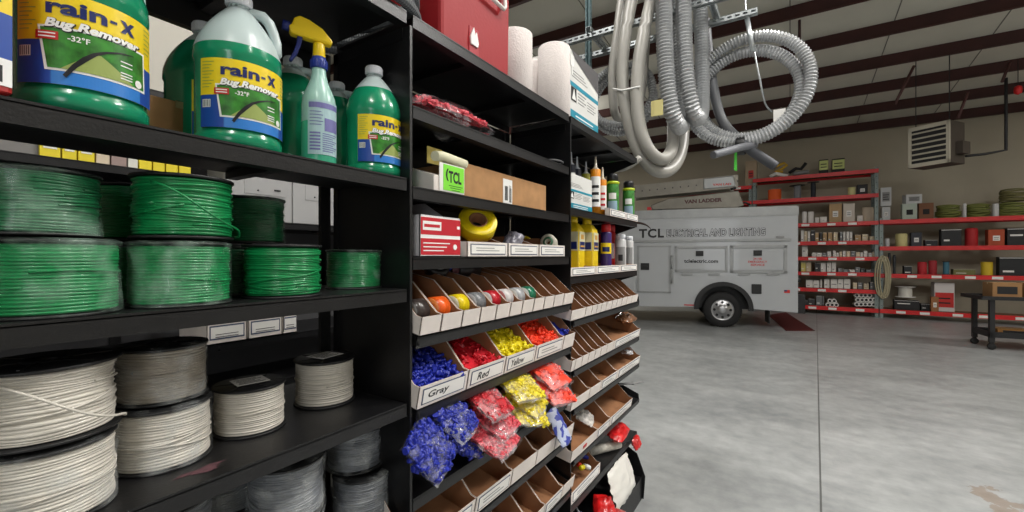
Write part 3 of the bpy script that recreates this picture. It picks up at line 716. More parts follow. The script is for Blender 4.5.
def teal_box(loc, size, label):
    t = thing('product_box', loc, label, 'product box', 'white and teal product boxes')
    w, d, h = size
    b = MB(); b.box((-w, -d/2, 0), (0, d/2, h)); b.build('box_body', mat('box_white', (215, 215, 212), .6), t, bevel=.002)
    s = .001
    b = MB()
    b.box((0, -d/2 + .001, 0.0), (s, d/2 - .001, h * .17), 0); b.box((0, -d/2 + .001, h * .50), (s, d/2 - .001, h * .56), 0)
    b.box((s, -d * .44, h * .30), (2*s, -d * .28, h * .49), 1)
    b.prism([(-d*.42, h*.32), (-d*.36, h*.47), (-d*.30, h*.32)], s*2, s*3, 'x', 2)
    for i in range(4): b.box((0, -d * .22, h * (.45 - .045 * i)), (s, d * (.05 - .06 * (i % 2)), h * (.462 - .045 * i)), 3)
    for i in range(4): b.box((0, d * .1, h * (.42 - .04 * i)), (s, d * (.40 - .06 * (i % 2)), h * (.43 - .04 * i)), 3)
    for i in range(3): b.box((0, -d * .40, h * (.64 + .04 * i)), (s, d * (.10 - .06 * i), h * (.65 + .04 * i)), 3)
    for i in range(2): b.box((s, -d*.30, h*(.05 + .05 * i)), (s*1.5, d*.3, h*(.07+.05*i)), 2)
    b.build('front_print', [M_TEAL, M_INK, M_LW, M_GREY], t)
    return t
ya, yb = yat(569, -.83), yat(598, -.83)
t = teal_box((-.83, (ya + yb)/2, TOPZ), (.25, yb - ya, .325), 'white and teal box on the very top, right of the paper towel rolls')
b = MB(); b.add([(.0015, -(yb-ya)/2 + .02, .325), (.0015, (yb-ya)/2, .325), (.0015, (yb-ya)/2, .22), (.0015, -(yb-ya)/2 + .06, .295)], [(0,1,2,3)]); b.build('dark_flap_print', mat('dark_grey_print', (82, 80, 82), .5), t)
b = MB(); b.box((.0016, -(yb-ya)/2 + .012, .25), (.0026, -(yb-ya)/2 + .05, .30), 0); b.box((.0016, -(yb-ya)/2 + .026, .21), (.0026, -(yb-ya)/2 + .036, .25), 0); b.build('brush_print', M_LW, t)

# ------------------------------------------------------------------ bags of small plastic parts
M_BAG = film('clear_bag', (235, 235, 240), alpha=.085, wr=30)
C_BLUE = mat('anchor_blue', (32, 46, 160), .4, var=.2, vscale=60)
C_RED = mat('anchor_red', (196, 24, 40), .42, var=.15, vscale=60)
C_YEL = mat('anchor_yellow', (226, 208, 20), .42, var=.12, vscale=60)
C_ORG = mat('anchor_orange_red', (236, 62, 28), .42, var=.12, vscale=60)
C_PINK = mat('part_pink', (208, 70, 84), .45, var=.15, vscale=60)
def small_part(b, c, d, L, r, kind):
    d = d.normalized()
    if kind == 'anchor':
        b.cyl(c - d * L, c + d * L * .6, r, 7, r2=r * .8); b.cyl(c + d * L * .6, c + d * L, r * 1.45, 7)
    else:
        b.cyl(c - d * L, c + d * L, r * 1.3, 7, r2=r * .55)
def part_bag(loc, size, rot, col, label, seed, group=None, kind='nut', n=110, plen=.010, pr=.0045, name='bag_of_connectors', cat='bag'):
    t = thing(name, loc, label, cat, group, rot=rot)
    a, c, h = size
    r_ = random.Random(seed)
    def surf(u, v, s):
        e = max(0, (1 - u*u)) ** .5 * max(0, (1 - v*v)) ** .5
        k = 1 + .35 * noise.noise(Vector((u * 1.8 + seed, v * 1.8, seed * 2.0)))
        zz = h * e * k * s
        zz += .010 * noise.noise(Vector((u * 3, v * 3, seed))) * (1 - e)
        return Vector((a * u * (1 - .05 * abs(v)), c * v * (1 - .06 * abs(u)), zz + h * .55))
    b = MB()
    for q in range(n):
        u = r_.uniform(-.86, .86); v = r_.uniform(-.86, .86)
        top = surf(u, v, (.66 if kind == 'anchor' else .74) if q % 4 else -.6)
        small_part(b, top, Vector((r_.uniform(-1, 1), r_.uniform(-1, 1), r_.uniform(-.4, .4))), plen, pr, kind)
    # heap under the top layer
    N = 12
    for s in (1, -1):
        vs = [surf(-.9 + 1.8 * i / N, -.9 + 1.8 * j / N, .66 * s) for j in range(N+1) for i in range(N+1)]
        b.add(vs, [(j*(N+1)+i, j*(N+1)+i+1, (j+1)*(N+1)+i+1, (j+1)*(N+1)+i) for j in range(N) for i in range(N)], 0, True)
    o = b.build('contents', col, t); o['kind'] = 'stuff'
    b = MB(); N = 22
    for s in (1, -1):
        vs = [surf(-1 + 2 * i / N, -1 + 2 * j / N, s * 1.0) + Vector((0, 0, s * .0035 * noise.noise(Vector((i * .7, j * .7, seed + s))) + s * .002)) for j in range(N+1) for i in range(N+1)]
        b.add(vs, [(j*(N+1)+i, j*(N+1)+i+1, (j+1)*(N+1)+i+1, (j+1)*(N+1)+i) for j in range(N) for i in range(N)], 0, True)
    b.build('clear_film', M_BAG, t, fix=False)
    return t
# pink bag on the high shelf
p = px(440, 105, X=-.88)
part_bag((-.89, 1.0, 1.890), (.080, .165, .050), (0, .22, 0), C_PINK, 'clear bag of pink-red parts alone on the high shelf under the cooler', 3, n=150, plen=.011, pr=.006)
b = MB(); pts = [(-.83 + .03 * math.cos(q/20*2*PI), 1.62 + .05 * math.sin(q/20*2*PI), 1.8875 + .006) for q in range(20)]
o = b.tube(pts, .004, 6, closed=True).build('cable_tie_loop', mat('grey_tie', (90, 90, 92), .5)); tag(o, 'small grey loop lying on the edge of the high shelf under the paper towels', 'cable tie')
pts = None
# shelf b (1.677): bin with green card, brown carton
zb = 1.677
def holder_label(parent, w, x, z0, z1, txt=None, col=None):
    b = MB(); b.box((x, -w/2, z0), (x + .0012, w/2, z1), 0); b.box((x + .0012, -w/2 + .003, z0 + .003), (x + .0018, w/2 - .003, z1 - .003), 1)
    if txt:
        put_text(b, txt, min(w * .5, .020 * len(txt)), (z1 - z0) * .55, lambda a, c: (x + .0022, a - w * .14, (z0 + z1)/2 + c), 2, bold=.02, shear=.2)
    else:
        h = z1 - z0
        for q in range(2): b.box((x + .0018, -w * .36, z0 + h * (.34 + .24 * q)), (x + .0022, w * (.30 - .15 * q), z0 + h * (.42 + .24 * q)), 3)
    return b.build('bin_label', [M_BLUEINK, M_PAPER, M_INK, M_GREY], parent)
BINS = []
def parts_bin(y0, y1, X, z, tilt, label, fh=.055, bh=.12, depth=.30, lab=None, group=None, cat='bin', name='parts_bin', inside=None, gap=.0015, red=False):
    yc = (y0 + y1)/2; w = (y1 - y0) - 2 * gap
    t = thing(name, (X, yc, z), label, cat, group, rot=(0, tilt, 0))
    th = .0025; zb_ = .002
    b = MB()
    def slab(poly, a, c): b.prism(poly, a, c, 'y', 0, mi_cap=0)
    side = [(0, zb_), (0, fh), (-depth * .07, fh), (-depth * .42, bh), (-depth, bh), (-depth, zb_)]
    # outside white skin
    b.prism(side, -w/2, -w/2 + th * .5, 'y', 0); b.prism(side, w/2 - th * .5, w/2, 'y', 0)
    b.box((-th * .5, -w/2, zb_), (0, w/2, fh), 0)
    # inside brown liner
    b.prism(side, -w/2 + th * .5, -w/2 + th, 'y', 1); b.prism(side, w/2 - th, w/2 - th * .5, 'y', 1)
    b.box((-th, -w/2, zb_), (-th * .5, w/2, fh - .0005), 1)
    b.box((-depth, -w/2, zb_), (-depth + th, w/2, bh), 1); b.box((-depth, -w/2 + th, zb_), (-th, w/2 - th, zb_ + .002), 1)
    b.build('bin_body', [M_BIN, inside or M_CARDIN], t)
    if lab is not None and w > .03:
        o = holder_label(t, w * .86, 0, fh * .16, fh * .86, lab if isinstance(lab, str) and lab else None)
    BINS.append(t)
    return t, w
def bins_row(bounds, X, z, tilt, where, fh=.055, bh=.12, depth=.30, labs=None, group=None, special={}, cat='bin'):
    out = []
    n = len(bounds) - 1
    for i in range(n):
        ya = yat(bounds[i], X); yb_ = yat(bounds[i+1], X)
        lb = labs[i] if labs else None
        text = special.get(i) or ('white-fronted brown bin, %s on %s' % (ORD[i] + ' from left' if i < n - 1 else 'rightmost', where))
        out.append(parts_bin(ya, yb_, X, z, tilt, text, fh, bh, depth, lb, group))
    return out
ya, yb_ = yat(413, -.83), yat(428, -.81)
t = thing('card_box', (-.815, yat(449, -.815), zb), 'white dispenser box with bright green card and curled paper roll on it', 'box')
b = MB(); d = .125
b.prism([(0, .0), (0, .045), (-.13, .085), (-.26, .085), (-.26, 0)], -d/2, d/2, 'y'); b.build('box_body', M_BIN, t, bevel=.001)
b = MB(); b.box((.001, -d*.34, .004), (.003, d*.52, .083), 1); b.box((.003, -d*.22, .008), (.0038, d*.50, .080), 0)
put_text(b, 'TCL', .056, .034, lambda a, c: (.0044, a + .022, .048 + c), 2, bold=.035)
put_text(b, '(', .012, .035, lambda a, c: (.0044, a - .012, .052 + c), 2, bold=.05)
for q in range(3): b.box((.0038, -.005 + .006 * q, .022 - .006 * q), (.0043, .055 - .006 * q, .0235 - .006 * q), 2)
b.build('green_card', [mat('bright_green_card', (130, 225, 60), .6), M_PAPER, M_INK], t)
b = MB(); b.tube([(-.005, -d*.42, .098), (-.012, -d*.1, .105), (-.005, d*.62, .097)], .014, 12); b.box((-.05, -d*.3, .088), (-.048, d*.2, .135), 1); b.build('paper_curl', [mat('cream_paper', (225, 222, 190), .7), mat('yellow_note', (220, 200, 110), .7)], t)
ya, yb_ = yat(462, -.83), yat(548, -.83)
t = thing('cardboard_carton', (-.845, (ya + yb_)/2 + .012, zb), 'long brown cardboard carton with a white barcode label, on the shelf under the pink bag', 'carton')
b = MB(); b.box((-.28, -(yb_-ya)/2, 0), (0, (yb_-ya)/2, .112)); b.build('box_body', M_CARD, t, bevel=.003)
b = MB(); yl = yat(509, -.83) - (ya + yb_)/2
b.box((0, yl - .028, -.012), (.0015, yl + .030, .095), 0)
for q in range(9): b.box((.0015, yl - .018 + q * .0022, .02), (.002, yl - .0170 + q * .0022, .07), 1)
for q in range(4): b.box((.0015, yl + .010 + q * .004, .015), (.002, yl + .012 + q * .004, .075 - .01 * (q % 2)), 1)
b.build('shipping_label', [M_LW, M_INK], t)
# shelf c (1.497): tall white bin with red label, yellow tape roll, labelled bins
zc = 1.497
ya, yb_ = yat(420, -.81), yat(460, -.81)
t = thing('tall_bin', (-.81, (ya + yb_)/2, zc), 'tall open white bin with a red and white product label, under the green card', 'bin')
w = yb_ - ya
b = MB(); sd = [(0, 0), (0, .112), (-.05, .112), (-.14, .165), (-.30, .165), (-.30, 0)]
for yy in (-w/2, w/2 - .003): b.prism(sd, yy, yy + .003, 'y')
b.box((-.003, -w/2, 0), (0, w/2, .112)); b.box((-.30, -w/2, 0), (-.297, w/2, .165)); b.box((-.30, -w/2, 0), (0, w/2, .003))
b.build('bin_body', mat('white_coroplast', (205, 203, 206), .55), t)
b = MB(); b.box((0, -w/2 + .001, .004), (.0015, w/2 - .001, .108), 0); b.box((.0015, -w/2 + .001, .060), (.002, w/2 - .001, .106), 1); b.box((.0015, -w/2 + .001, .006), (.002, w/2 - .001, .050), 1)
b.box((.002, -w/2 + .008, .072), (.0025, -.002, .096), 2); b.box((.0025, -w/2 + .013, .080), (.003, -.008, .088), 1)
for q in range(3): b.box((.002, -w/2 + .01, .016 + q * .010), (.0025, w * (.05 + .08 * q), .019 + q * .010), 2)
b.cyl((.002, w/2 - .025, .028), (.003, w/2 - .025, .028), .008, 12, 2); b.box((.002, w/2 - .016, .08), (.0025, w/2 - .004, .088), 2)
b.build('product_label', [M_LW, mat('product_red', (190, 30, 45), .5), M_LW], t)
t = thing('tape_roll', (-.865, yat(477, -.865), zc + .108), 'big yellow tape roll leaning over the first labelled bin', 'tape roll', rot=(0, 0, 0))
t.rotation_euler = Vector((.62, -.50, .60)).to_track_quat('Z', 'Y').to_euler()
b = MB(); b.lathe([(.030, -.022), (.062, -.022), (.064, -.020), (.064, .020), (.062, .022), (.030, .022), (.030, -.022)], 48, caps=False); b.build('tape_body', mat('tape_yellow', (226, 200, 14), .35, var=.06, vscale=90, stretch=(.2, .2, 8)), t)
b = MB(); b.lathe([(.027, -.022), (.031, -.0221), (.031, .0221), (.027, .022), (.027, -.022)], 32, caps=False); b.build('core', M_CARDIN, t)
bs = [467, 508, 539, 565]
bins_row(bs, -.795, zc, 0, 'the labelled row beside the red-label bin', fh=.046, bh=.080, depth=.30, labs=['', '', ''],
         special={0: 'labelled white bin right under the yellow tape roll', 1: 'labelled white bin holding a clear parts bag, second after the tape roll', 2: 'labelled white bin with a small striped reel in it, last before the far unit'})
def simple_bag(loc, size, rot, m, label, seed, name='plastic_bag', cat='bag'):
    b = MB(); N = 14; a, c, h = size
    for s in (1, -1):
        vs = []
        for j in range(N+1):
            for i in range(N+1):
                u = -1 + 2*i/N; v = -1 + 2*j/N
                e = (1-u*u)**.5 * (1-v*v)**.5
                vs.append((a*u*(1-.1*abs(v)), c*v*(1-.1*abs(u)), s*h*e*(1+.7*noise.noise(Vector((u*2.5+seed, v*2.5, s)))) + h + .012*noise.noise(Vector((u*4, v*4, seed)))*(1-e)))
        b.add(vs, [(j*(N+1)+i, j*(N+1)+i+1, (j+1)*(N+1)+i+1, (j+1)*(N+1)+i) for j in range(N) for i in range(N)], 0, True)
    o = b.build(name, m, None, fix=False); o.location = loc; o.rotation_euler = rot
    return tag(o, label, cat)
M_GBAG = mat('grey_plastic_parts', (140, 138, 150), .3, var=.6, vscale=45, coat=.5)
simple_bag((-.86, yat(513, -.86), zc + .045), (.035, .045, .020), (.9, .3, .3), M_GBAG, 'crumpled clear bag of grey parts poking up from the second labelled bin', 2)
t = thing('tape_roll', (-.85, yat(549, -.85), zc + .058), 'small white reel with green and red stripes in the last labelled bin', 'tape roll', rot=(1.35, .2, .2))
b = MB(); b.lathe([(.012, -.018), (.034, -.018), (.034, .018), (.012, .018), (.012, -.018)], 32, caps=False); b.build('tape_body', mat('offwhite_tape', (200, 196, 180), .5), t)
b = MB(); b.lathe([(.013, -.0185), (.022, -.0186), (.022, .0186), (.013, .0185)], 32, caps=False); b.build('side_print', mat('dull_green_print', (60, 110, 80), .5), t)
# row of narrow bins (level 1.285)
TL = .2
XR = -.778
b5 = [419, 440, 461, 479, 495, 509, 521, 532.5, 543, 553, 562.5, 572.5]
z5 = 1.299
G5 = 'narrow bins on the tape shelf of the middle unit'
row5 = bins_row(b5, XR, z5, TL, 'the tape shelf', fh=.049, bh=.108, depth=.30, group=G5,
   special={0: 'narrow white-fronted bin, leftmost on the tape shelf', 1: 'narrow white-fronted bin holding the orange tape roll', 2: 'narrow white-fronted bin holding the yellow and white tape roll', 3: 'narrow white-fronted bin holding the grey tape roll', 4: 'narrow white-fronted bin holding the red and white tape roll', 5: 'narrow bin holding the white and red reel', 6: 'narrow bin holding the silvery reel next to the green one', 7: 'narrow bin just left of the four empty ones, with the green reel'})
def tape_in(i, c1, c2, label, r=.032):
    t0, w = row5[i]
    yc = t0.location.y
    r = min(r, .034); hw = min(w * .40, .022)
    t = thing('tape_roll', (XR - .052, yc, z5 + .056), label, 'tape roll', 'tape rolls in the narrow bins', rot=(PI/2, 0, 0))
    b = MB(); b.lathe([(.014, -hw), (r, -hw), (r, hw), (.014, hw), (.014, -hw)], 28, caps=False); b.build('tape_body', mat('tape_' + c1[0], c1[1], .3, coat=.3), t)
    b = MB(); b.lathe([(.0145, -hw - .0006), (r * .9, -hw - .0006), (r * .9, hw + .0006), (.0145, hw + .0006)], 24, caps=False); b.build('side_label', mat('tape_' + c2[0], c2[1], .4), t)
tape_in(0, ('dark', (60, 52, 50)), ('grey', (120, 118, 116)), 'dark tape roll in the leftmost narrow bin')
tape_in(1, ('orange', (236, 96, 30)), ('orangelt', (240, 140, 70)), 'orange tape roll in a narrow bin')
tape_in(2, ('yellow', (222, 190, 40)), ('cream', (225, 220, 195)), 'yellow tape roll with cream side in a narrow bin')
tape_in(3, ('grey2', (120, 122, 126)), ('silver', (185, 185, 188)), 'grey tape roll in a narrow bin')
tape_in(4, ('red', (190, 30, 45)), ('white', (220, 216, 214)), 'red tape roll with white side in a narrow bin')
tape_in(5, ('white2', (210, 205, 205)), ('pinkish', (190, 110, 110)), 'white tape roll with reddish side in a narrow bin')
tape_in(6, ('silver2', (170, 172, 176)), ('white3', (215, 215, 210)), 'silvery tape roll beside the green one')
tape_in(7, ('green', (20, 110, 80)), ('white4', (215, 220, 215)), 'green tape roll in a narrow bin')
# things lying behind the tape bins
o = simple_bag((-1.00, yat(432, -1.0) + .03, z5 + .148), (.05, .06, .028), (.2, .1, .3), mat2('blue_white_wrapper', (50, 80, 210), (215, 220, 235), 60), 'crumpled blue and white wrapper behind the narrow bins, at the left', 5, 'wrapper', 'wrapper')
def black_roll(x, X, z, r, L, ax, label, end=None):
    t = thing('tape_roll', (X, yat(x, X), z), label, 'tape roll', rot=ax)
    b = MB(); b.lathe([(r*.45, -L/2), (r, -L/2), (r, L/2), (r*.45, L/2), (r*.45, -L/2)], 36, caps=False); b.build('tape_body', mat('black_tape', (34, 33, 36), .35), t)
    b = MB(); b.lathe([(r*.44, -L/2-.001), (r*.62, -L/2-.001), (r*.62, L/2+.001), (r*.44, L/2+.001), (r*.44, -L/2-.001)], 28, caps=False); b.build('core', end or M_GREY, t)
black_roll(437, -.97, z5 + .165, .040, .040, (.5, .8, .2), 'fat black tape roll lying on the left of the tape shelf, behind the bins')
black_roll(466, -.955, z5 + .155, .028, .10, (PI/2, 0, -.1), 'long black tape roll with pinkish end, lying behind the orange and yellow tapes', mat('pinkish_end', (170, 110, 115), .5))

# bins with anchors (level 1.083)
b6 = [416, 466, 503.5, 534, 562, 573]
z6 = 1.117
X6 = -.778
sp6 = {0: 'bin labelled Gray, filled with blue plastic anchors', 1: 'bin labelled Red, filled with red connectors', 2: 'bin labelled Yellow, filled with yellow connectors', 3: 'bin with blank label, filled with orange-red connectors', 4: 'slim bin at the right end of the connector shelf, holding a few blue anchors'}
row6 = bins_row(b6, X6, z6, TL, '', fh=.060, bh=.135, depth=.30, labs=['Grey', 'Red', 'Yellow', '', None], special=sp6)
# the first label reads Gray
o = [c for c in row6[0][0].children if c.name.startswith('bin_label')][0]
bpy.data.objects.remove(o); w = row6[0][1]; holder_label(row6[0][0], w * .86, 0, .060 * .16, .060 * .86, 'Gray')
def part_proto(kind, L, r, seed=0):
    b = MB()
    d = Vector((1, 0, 0))
    if kind == 'anchor':
        b.cyl(Vector((-L, 0, 0)), Vector((L * .7, 0, 0)), r * .75, 8, r2=r); b.lathe([(r * .5, 0), (r * 1.5, 0), (r * 1.5, L * .25), (r * .5, L * .25)], 10, M=Matrix.Translation((L * .7, 0, 0)) @ Matrix.Rotation(PI/2, 4, 'Y'))
        for q in range(3): b.cyl(Vector((-L * .7 + q * L * .4, 0, 0)), Vector((-L * .6 + q * L * .4, 0, 0)), r * 1.1, 8)
    else:
        b.lathe([(r * .5, -L), (r * .9, -L * .4), (r * 1.25, L * .6), (r * 1.35, L), (r * .9, L)], 9, M=Matrix.Rotation(PI/2, 4, 'Y'))
        b.box((L * .2, -r * 1.7, -r * .25), (L * .9, r * 1.7, r * .25))
    return b
def fill_bin(t0, w, n, kind, m, name, label, cat, group, L=.013, r=.0045, h0=.046, slope=.26, xr=(-.28, -.014)):
    """a heap: stuff below, single pieces on top"""
    tilt = t0.rotation_euler.y
    M = Matrix.Translation(t0.location) @ Matrix.Rotation(tilt, 4, 'Y')
    r_ = random.Random(n * 7 + int(w * 1000))
    def hz(x, y): return min(.165, h0 + slope * (-x)) + .010 * noise.noise(Vector((x * 25, y * 25, n)))
    b = MB(); N = 10; y0 = -w/2 + .004; y1 = w/2 - .004
    grid = [(xr[0] + (xr[1] - xr[0]) * i / N, y0 + (y1 - y0) * j / 6) for j in range(7) for i in range(N+1)]
    vs = [M @ Vector((x, y, hz(x, y) - .008)) for x, y in grid] + [M @ Vector((x, y, .006)) for x, y in grid]
    K = len(grid); fs = [(j*(N+1)+i, j*(N+1)+i+1, (j+1)*(N+1)+i+1, (j+1)*(N+1)+i) for j in range(6) for i in range(N)]
    b.add(vs, fs + [tuple(K + q for q in f) for f in fs], 0, True)
    for q in range(int(n * .8)):
        x = r_.uniform(*xr); y = r_.uniform(y0 + L * .9, y1 - L * .9)
        small_part(b, M @ Vector((x, y, hz(x, y) - .006)), Vector((r_.uniform(-1, 1), r_.uniform(-1, 1), r_.uniform(-.5, .5))), L, r, kind)
    o = b.build(name + '_heap', m); o['kind'] = 'stuff'; tag(o, 'heap of ' + label.replace('in the bin right of the yellow ones', 'right of the yellow') + ' under the loose ones', cat)
    pr = part_proto(kind, L, r).build(name, m); tag(pr, 'loose ' + label, cat, group)
    for q in range(n):
        x = xr[0] + (xr[1] - xr[0]) * (1 - r_.random() ** 1.3); y = r_.uniform(y0 + L * .9, y1 - L * .9)
        c = pr if q == 0 else pr.copy()
        if q: COL.objects.link(c)
        c.location = M @ Vector((x, y, hz(x, y) + r_.uniform(-.001, .004)))
        c.rotation_euler = (r_.uniform(0, 6), r_.uniform(-.6, .6), r_.uniform(0, 6.28))
fill_bin(row6[0][0], row6[0][1], 85, 'anchor', C_BLUE, 'plastic_anchor', 'blue plastic anchor in the bin marked Gray', 'anchor', 'blue anchors in the bin', L=.016, r=.0052)
fill_bin(row6[1][0], row6[1][1], 75, 'nut', C_RED, 'wire_connector', 'red connector in the bin marked Red', 'connector', 'red connectors in the bin', L=.008, r=.0042)
fill_bin(row6[2][0], row6[2][1], 110, 'nut', C_YEL, 'wire_connector', 'yellow connector in the bin marked Yellow', 'connector', 'yellow connectors in the bin', L=.009, r=.0046, slope=.36)
fill_bin(row6[3][0], row6[3][1], 105, 'nut', C_ORG, 'wire_connector', 'orange-red connector in the bin right of the yellow ones', 'connector', 'orange connectors in the bin', L=.009, r=.0048, slope=.38)
fill_bin(row6[4][0], row6[4][1], 14, 'anchor', C_BLUE, 'plastic_anchor', 'blue plastic anchor in the slim end bin', 'anchor', 'blue anchors in the slim bin', L=.012, r=.004, xr=(-.16, -.03))
# bags of connectors on the open shelf below (0.885)
zs = .887
def bagpx(x, y, X, size, rot, col, label, seed, kind='nut', group='bags of connectors on the open shelf', n=150, plen=.008, pr=.005):
    tilt, spin = rot[1], rot[2] * 2.2 + rnd.uniform(-.25, .25)
    rot = (Matrix.Rotation(tilt, 3, 'Y') @ Matrix.Rotation(spin, 3, 'Z')).to_euler()
    p = px(x, y, X=X); return part_bag(p, size, rot, col, label, seed, group, kind, n, plen, pr)
bagpx(450, 421, -.79, (.075, .062, .024), (.1, .62, .15), C_BLUE, 'clear bag of blue anchors, upper of the two at the left', 11, 'anchor', plen=.012, pr=.006)
bagpx(426, 452, -.765, (.070, .062, .026), (.35, 1.0, .30), C_BLUE, 'clear bag of blue anchors whose corner hangs down over the bins', 12, 'anchor', plen=.012, pr=.006)
bagpx(463, 443, -.83, (.06, .06, .020), (0, .5, .3), C_BLUE, 'clear bag of blue anchors pressed between the upper blue and the red bags', 13, 'anchor', plen=.012, pr=.006)
bagpx(485, 403, -.80, (.085, .070, .022), (0, .5, .1), C_RED, 'clear bag of red connectors, uppermost of the three red bags', 14)
bagpx(492, 420, -.79, (.085, .075, .018), (0, .5, .05), C_PINK, 'clear bag of red connectors, middle of the three red bags', 15)
bagpx(490, 438, -.77, (.085, .080, .018), (0, .45, .1), C_PINK, 'clear bag of pinkish red connectors, lowest of the three red bags', 16)
bagpx(518, 388, -.80, (.085, .085, .022), (0, .5, 0), C_YEL, 'clear bag of yellow connectors, uppermost of the three yellow bags', 17)
bagpx(524, 402, -.79, (.080, .080, .018), (0, .45, .1), C_YEL, 'clear bag of yellow connectors, middle of the three yellow bags', 18)
bagpx(526, 413, -.77, (.075, .075, .016), (0, .5, -.1), C_YEL, 'clear bag of yellow connectors, lowest of the three yellow bags', 19)
bagpx(546, 376, -.80, (.090, .090, .026), (0, .5, 0), C_ORG, 'clear bag of orange-red connectors, upper of the two at the right', 20, n=60)
bagpx(553, 392, -.76, (.080, .085, .022), (0, .6, 0), C_ORG, 'clear bag of orange-red connectors, lower of the two at the right', 21, n=60)
# bins row below (0.70)
z8 = .731
b8 = [398, 448, 473, 510, 535, 555, 572] if False else [408, 473.5, 510, 535, 554, 572]
row8 = bins_row(b8, -.785, z8, TL, 'the wide bins below the connector bags', fh=.060, bh=.13, depth=.30, labs=['', '', None, None, None],
    special={0: 'wide empty brown bin under the hanging blue bag', 1: 'wide empty labelled bin, second below the connector bags', 2: 'narrow bin with a crumpled clear bag, below the yellow bags', 3: 'narrow empty bin left of the blue and white bag', 4: 'narrow empty bin under the blue and white bag, last before the far unit'})
simple_bag((-.86, yat(505, -.86), z8 + .11), (.04, .05, .02), (.5, .8, .2), film('grey_film', (200, 200, 205), .5, wr=30), 'crumpled clear bag lying in the bins below the red bags', 8)
o = simple_bag(px(556, 428, X=-.78), (.075, .045, .016), (.1, 1.05, .1), mat2('blue_white_bag', (60, 74, 170), (190, 200, 225), 42), 'blue and white plastic bag hanging over the right end of the bins', 9)
z9 = .504
b9 = [430, 478, 505, 528, 543, 561, 573]
row9 = bins_row(b9, -.79, z9, TL, 'the lowest tilted row of the middle unit', fh=.055, bh=.12, depth=.30, labs=[None, None, '', None, '', None])
# ------------------------------------------------------------------ far unit
zf = 1.711
ya, yb_ = yat(568, -.82), yat(592, -.82)
teal_box((-.82, (ya + yb_)/2, zf), (.20, yb_ - ya, .160), 'white and teal box on the far unit, in front of the white caulk nozzles')
def caulk(x, X, z, body, tip, label, h=.215, r=.024, cat='caulk tube'):
    p = spot(x, X, z); t = thing('caulk_tube', p, label, cat, 'caulk and sealant tubes')
    b = MB(); b.lathe([(r, 0), (r, h), (r * .96, h + .002)], 24); b.build('tube_body', body, t)
    b = MB(); b.lathe([(r * .9, h + .002), (r * .5, h + .012), (r * .34, h + .016), (.004, h + .070), (.003, h + .072)], 20); b.build('nozzle', tip, t)
    f = cylmap(r + .0006, math.atan2(-p[1], -p[0])); b = MB(); patch(b, f, -r * 1.2, h * .2, r * 1.2, h * .85, 0, 8)
    for q in range(3): patch(b, cylmap(r + .0012, math.atan2(-p[1], -p[0])), -r * .8, h * (.3 + .15 * q), r * .7, h * (.36 + .15 * q), 1, 6)
    b.build('tube_label', [M_LW, MATS['anchor_red'] if 'red' in label else M_INK], t, fix=False)
M_ORT = mat('amber_tube', (222, 140, 24), .35)
caulk(571, -.97, zf, mat('dark_tube', (40, 44, 60), .4), M_CAP, 'dark caulk tube with white nozzle behind the teal box, left one', .265)
caulk(577, -.97, zf, mat('dark_tube', (40, 44, 60), .4), M_CAP, 'dark caulk tube with white nozzle behind the teal box, second one', .255)
caulk(586, -.96, zf, mat('yellow_tube', (190, 190, 70), .4), M_CAP, 'yellowish caulk tube with tilted white nozzle behind the teal box', .245)
caulk(595.5, -.87, zf, M_ORT, mat('clear_tip', (190, 180, 160), .3), 'amber sealant tube right of the teal box, plain one', .245, .027)
caulk(602.5, -.86, zf, M_ORT, mat('clear_tip', (190, 180, 160), .3), 'amber sealant tube with red print, next to the green cans', .20, .022)
carton('rust_carton', (-1.04, yat(589, -1.05), zf), (.08, .07, .25), mat('rust_carton', (150, 80, 50), .6), 'rust coloured carton standing behind the caulk nozzles', 'carton')
def can(x, X, z, r, h, body, capm, label, bands, cap_h=.04, group=None, gp=True, cat='spray can', name='spray_can'):
    p = spot(x, X, z); t = thing(name, p, label, cat, group)
    b = MB(); b.lathe([(r * .96, 0), (r, .004), (r, h * .96), (r * .97, h * .98), (r * .62, h + .006), (r * .5, h + .008)], 28); b.build('can_body', body, t)
    b = MB(); b.lathe([(r * .88, h), (r * .88, h + cap_h * .8), (r * .80, h + cap_h), (0, h + cap_h)], 24); b.build('cap', capm, t)
    a0 = math.atan2(-p[1], -p[0]); b = MB(); ms = []
    for (z0, z1, m, half) in bands:
        patch(b, cylmap(r + .0005 + .0004 * len(ms), a0), -r * half, h * z0, r * half, h * z1, len(ms), 10); ms.append(m)
    b.build('can_label', ms, t, fix=False)
    return t
M_LIME = mat('lime_ring', (190, 210, 40), .4); M_GRN = mat('can_green', (60, 130, 50), .4, var=.5, vscale=40); M_BK = M_LK
for x, X, s in ((612.5, -.86, 'left'), (628.5, -.86, 'right')):
    t = can(x, X, zf, .036, .205, M_GRN, M_BK, 'green weed-pattern spray can with black cap and lime collar, %s one of the pair' % s, [(.1, .8, M_GRN, 1.5), (.25, .5, mat('can_pale_blue', (150, 180, 200), .4), .8), (.55, .72, M_LW, .6)], .055, 'green spray cans')
    b = MB(); b.lathe([(.0375, .200), (.0385, .207), (.0375, .214), (.033, .216)], 28); b.build('collar', M_LIME, t)
# white bins on the front edge of that shelf
def front_bin(x0, x1, X, z, label, lab='', fh=.045, group=None): return parts_bin(yat(x0, X), yat(x1, X), X, z, 0, label, fh, .045, .03, lab, group)
front_bin(610, 626, -.797, zf, 'low white tray with printed label in front of the left green can', fh=.040)
front_bin(626, 638, -.797, zf, 'low white tray with printed label in front of the right green can', fh=.040)
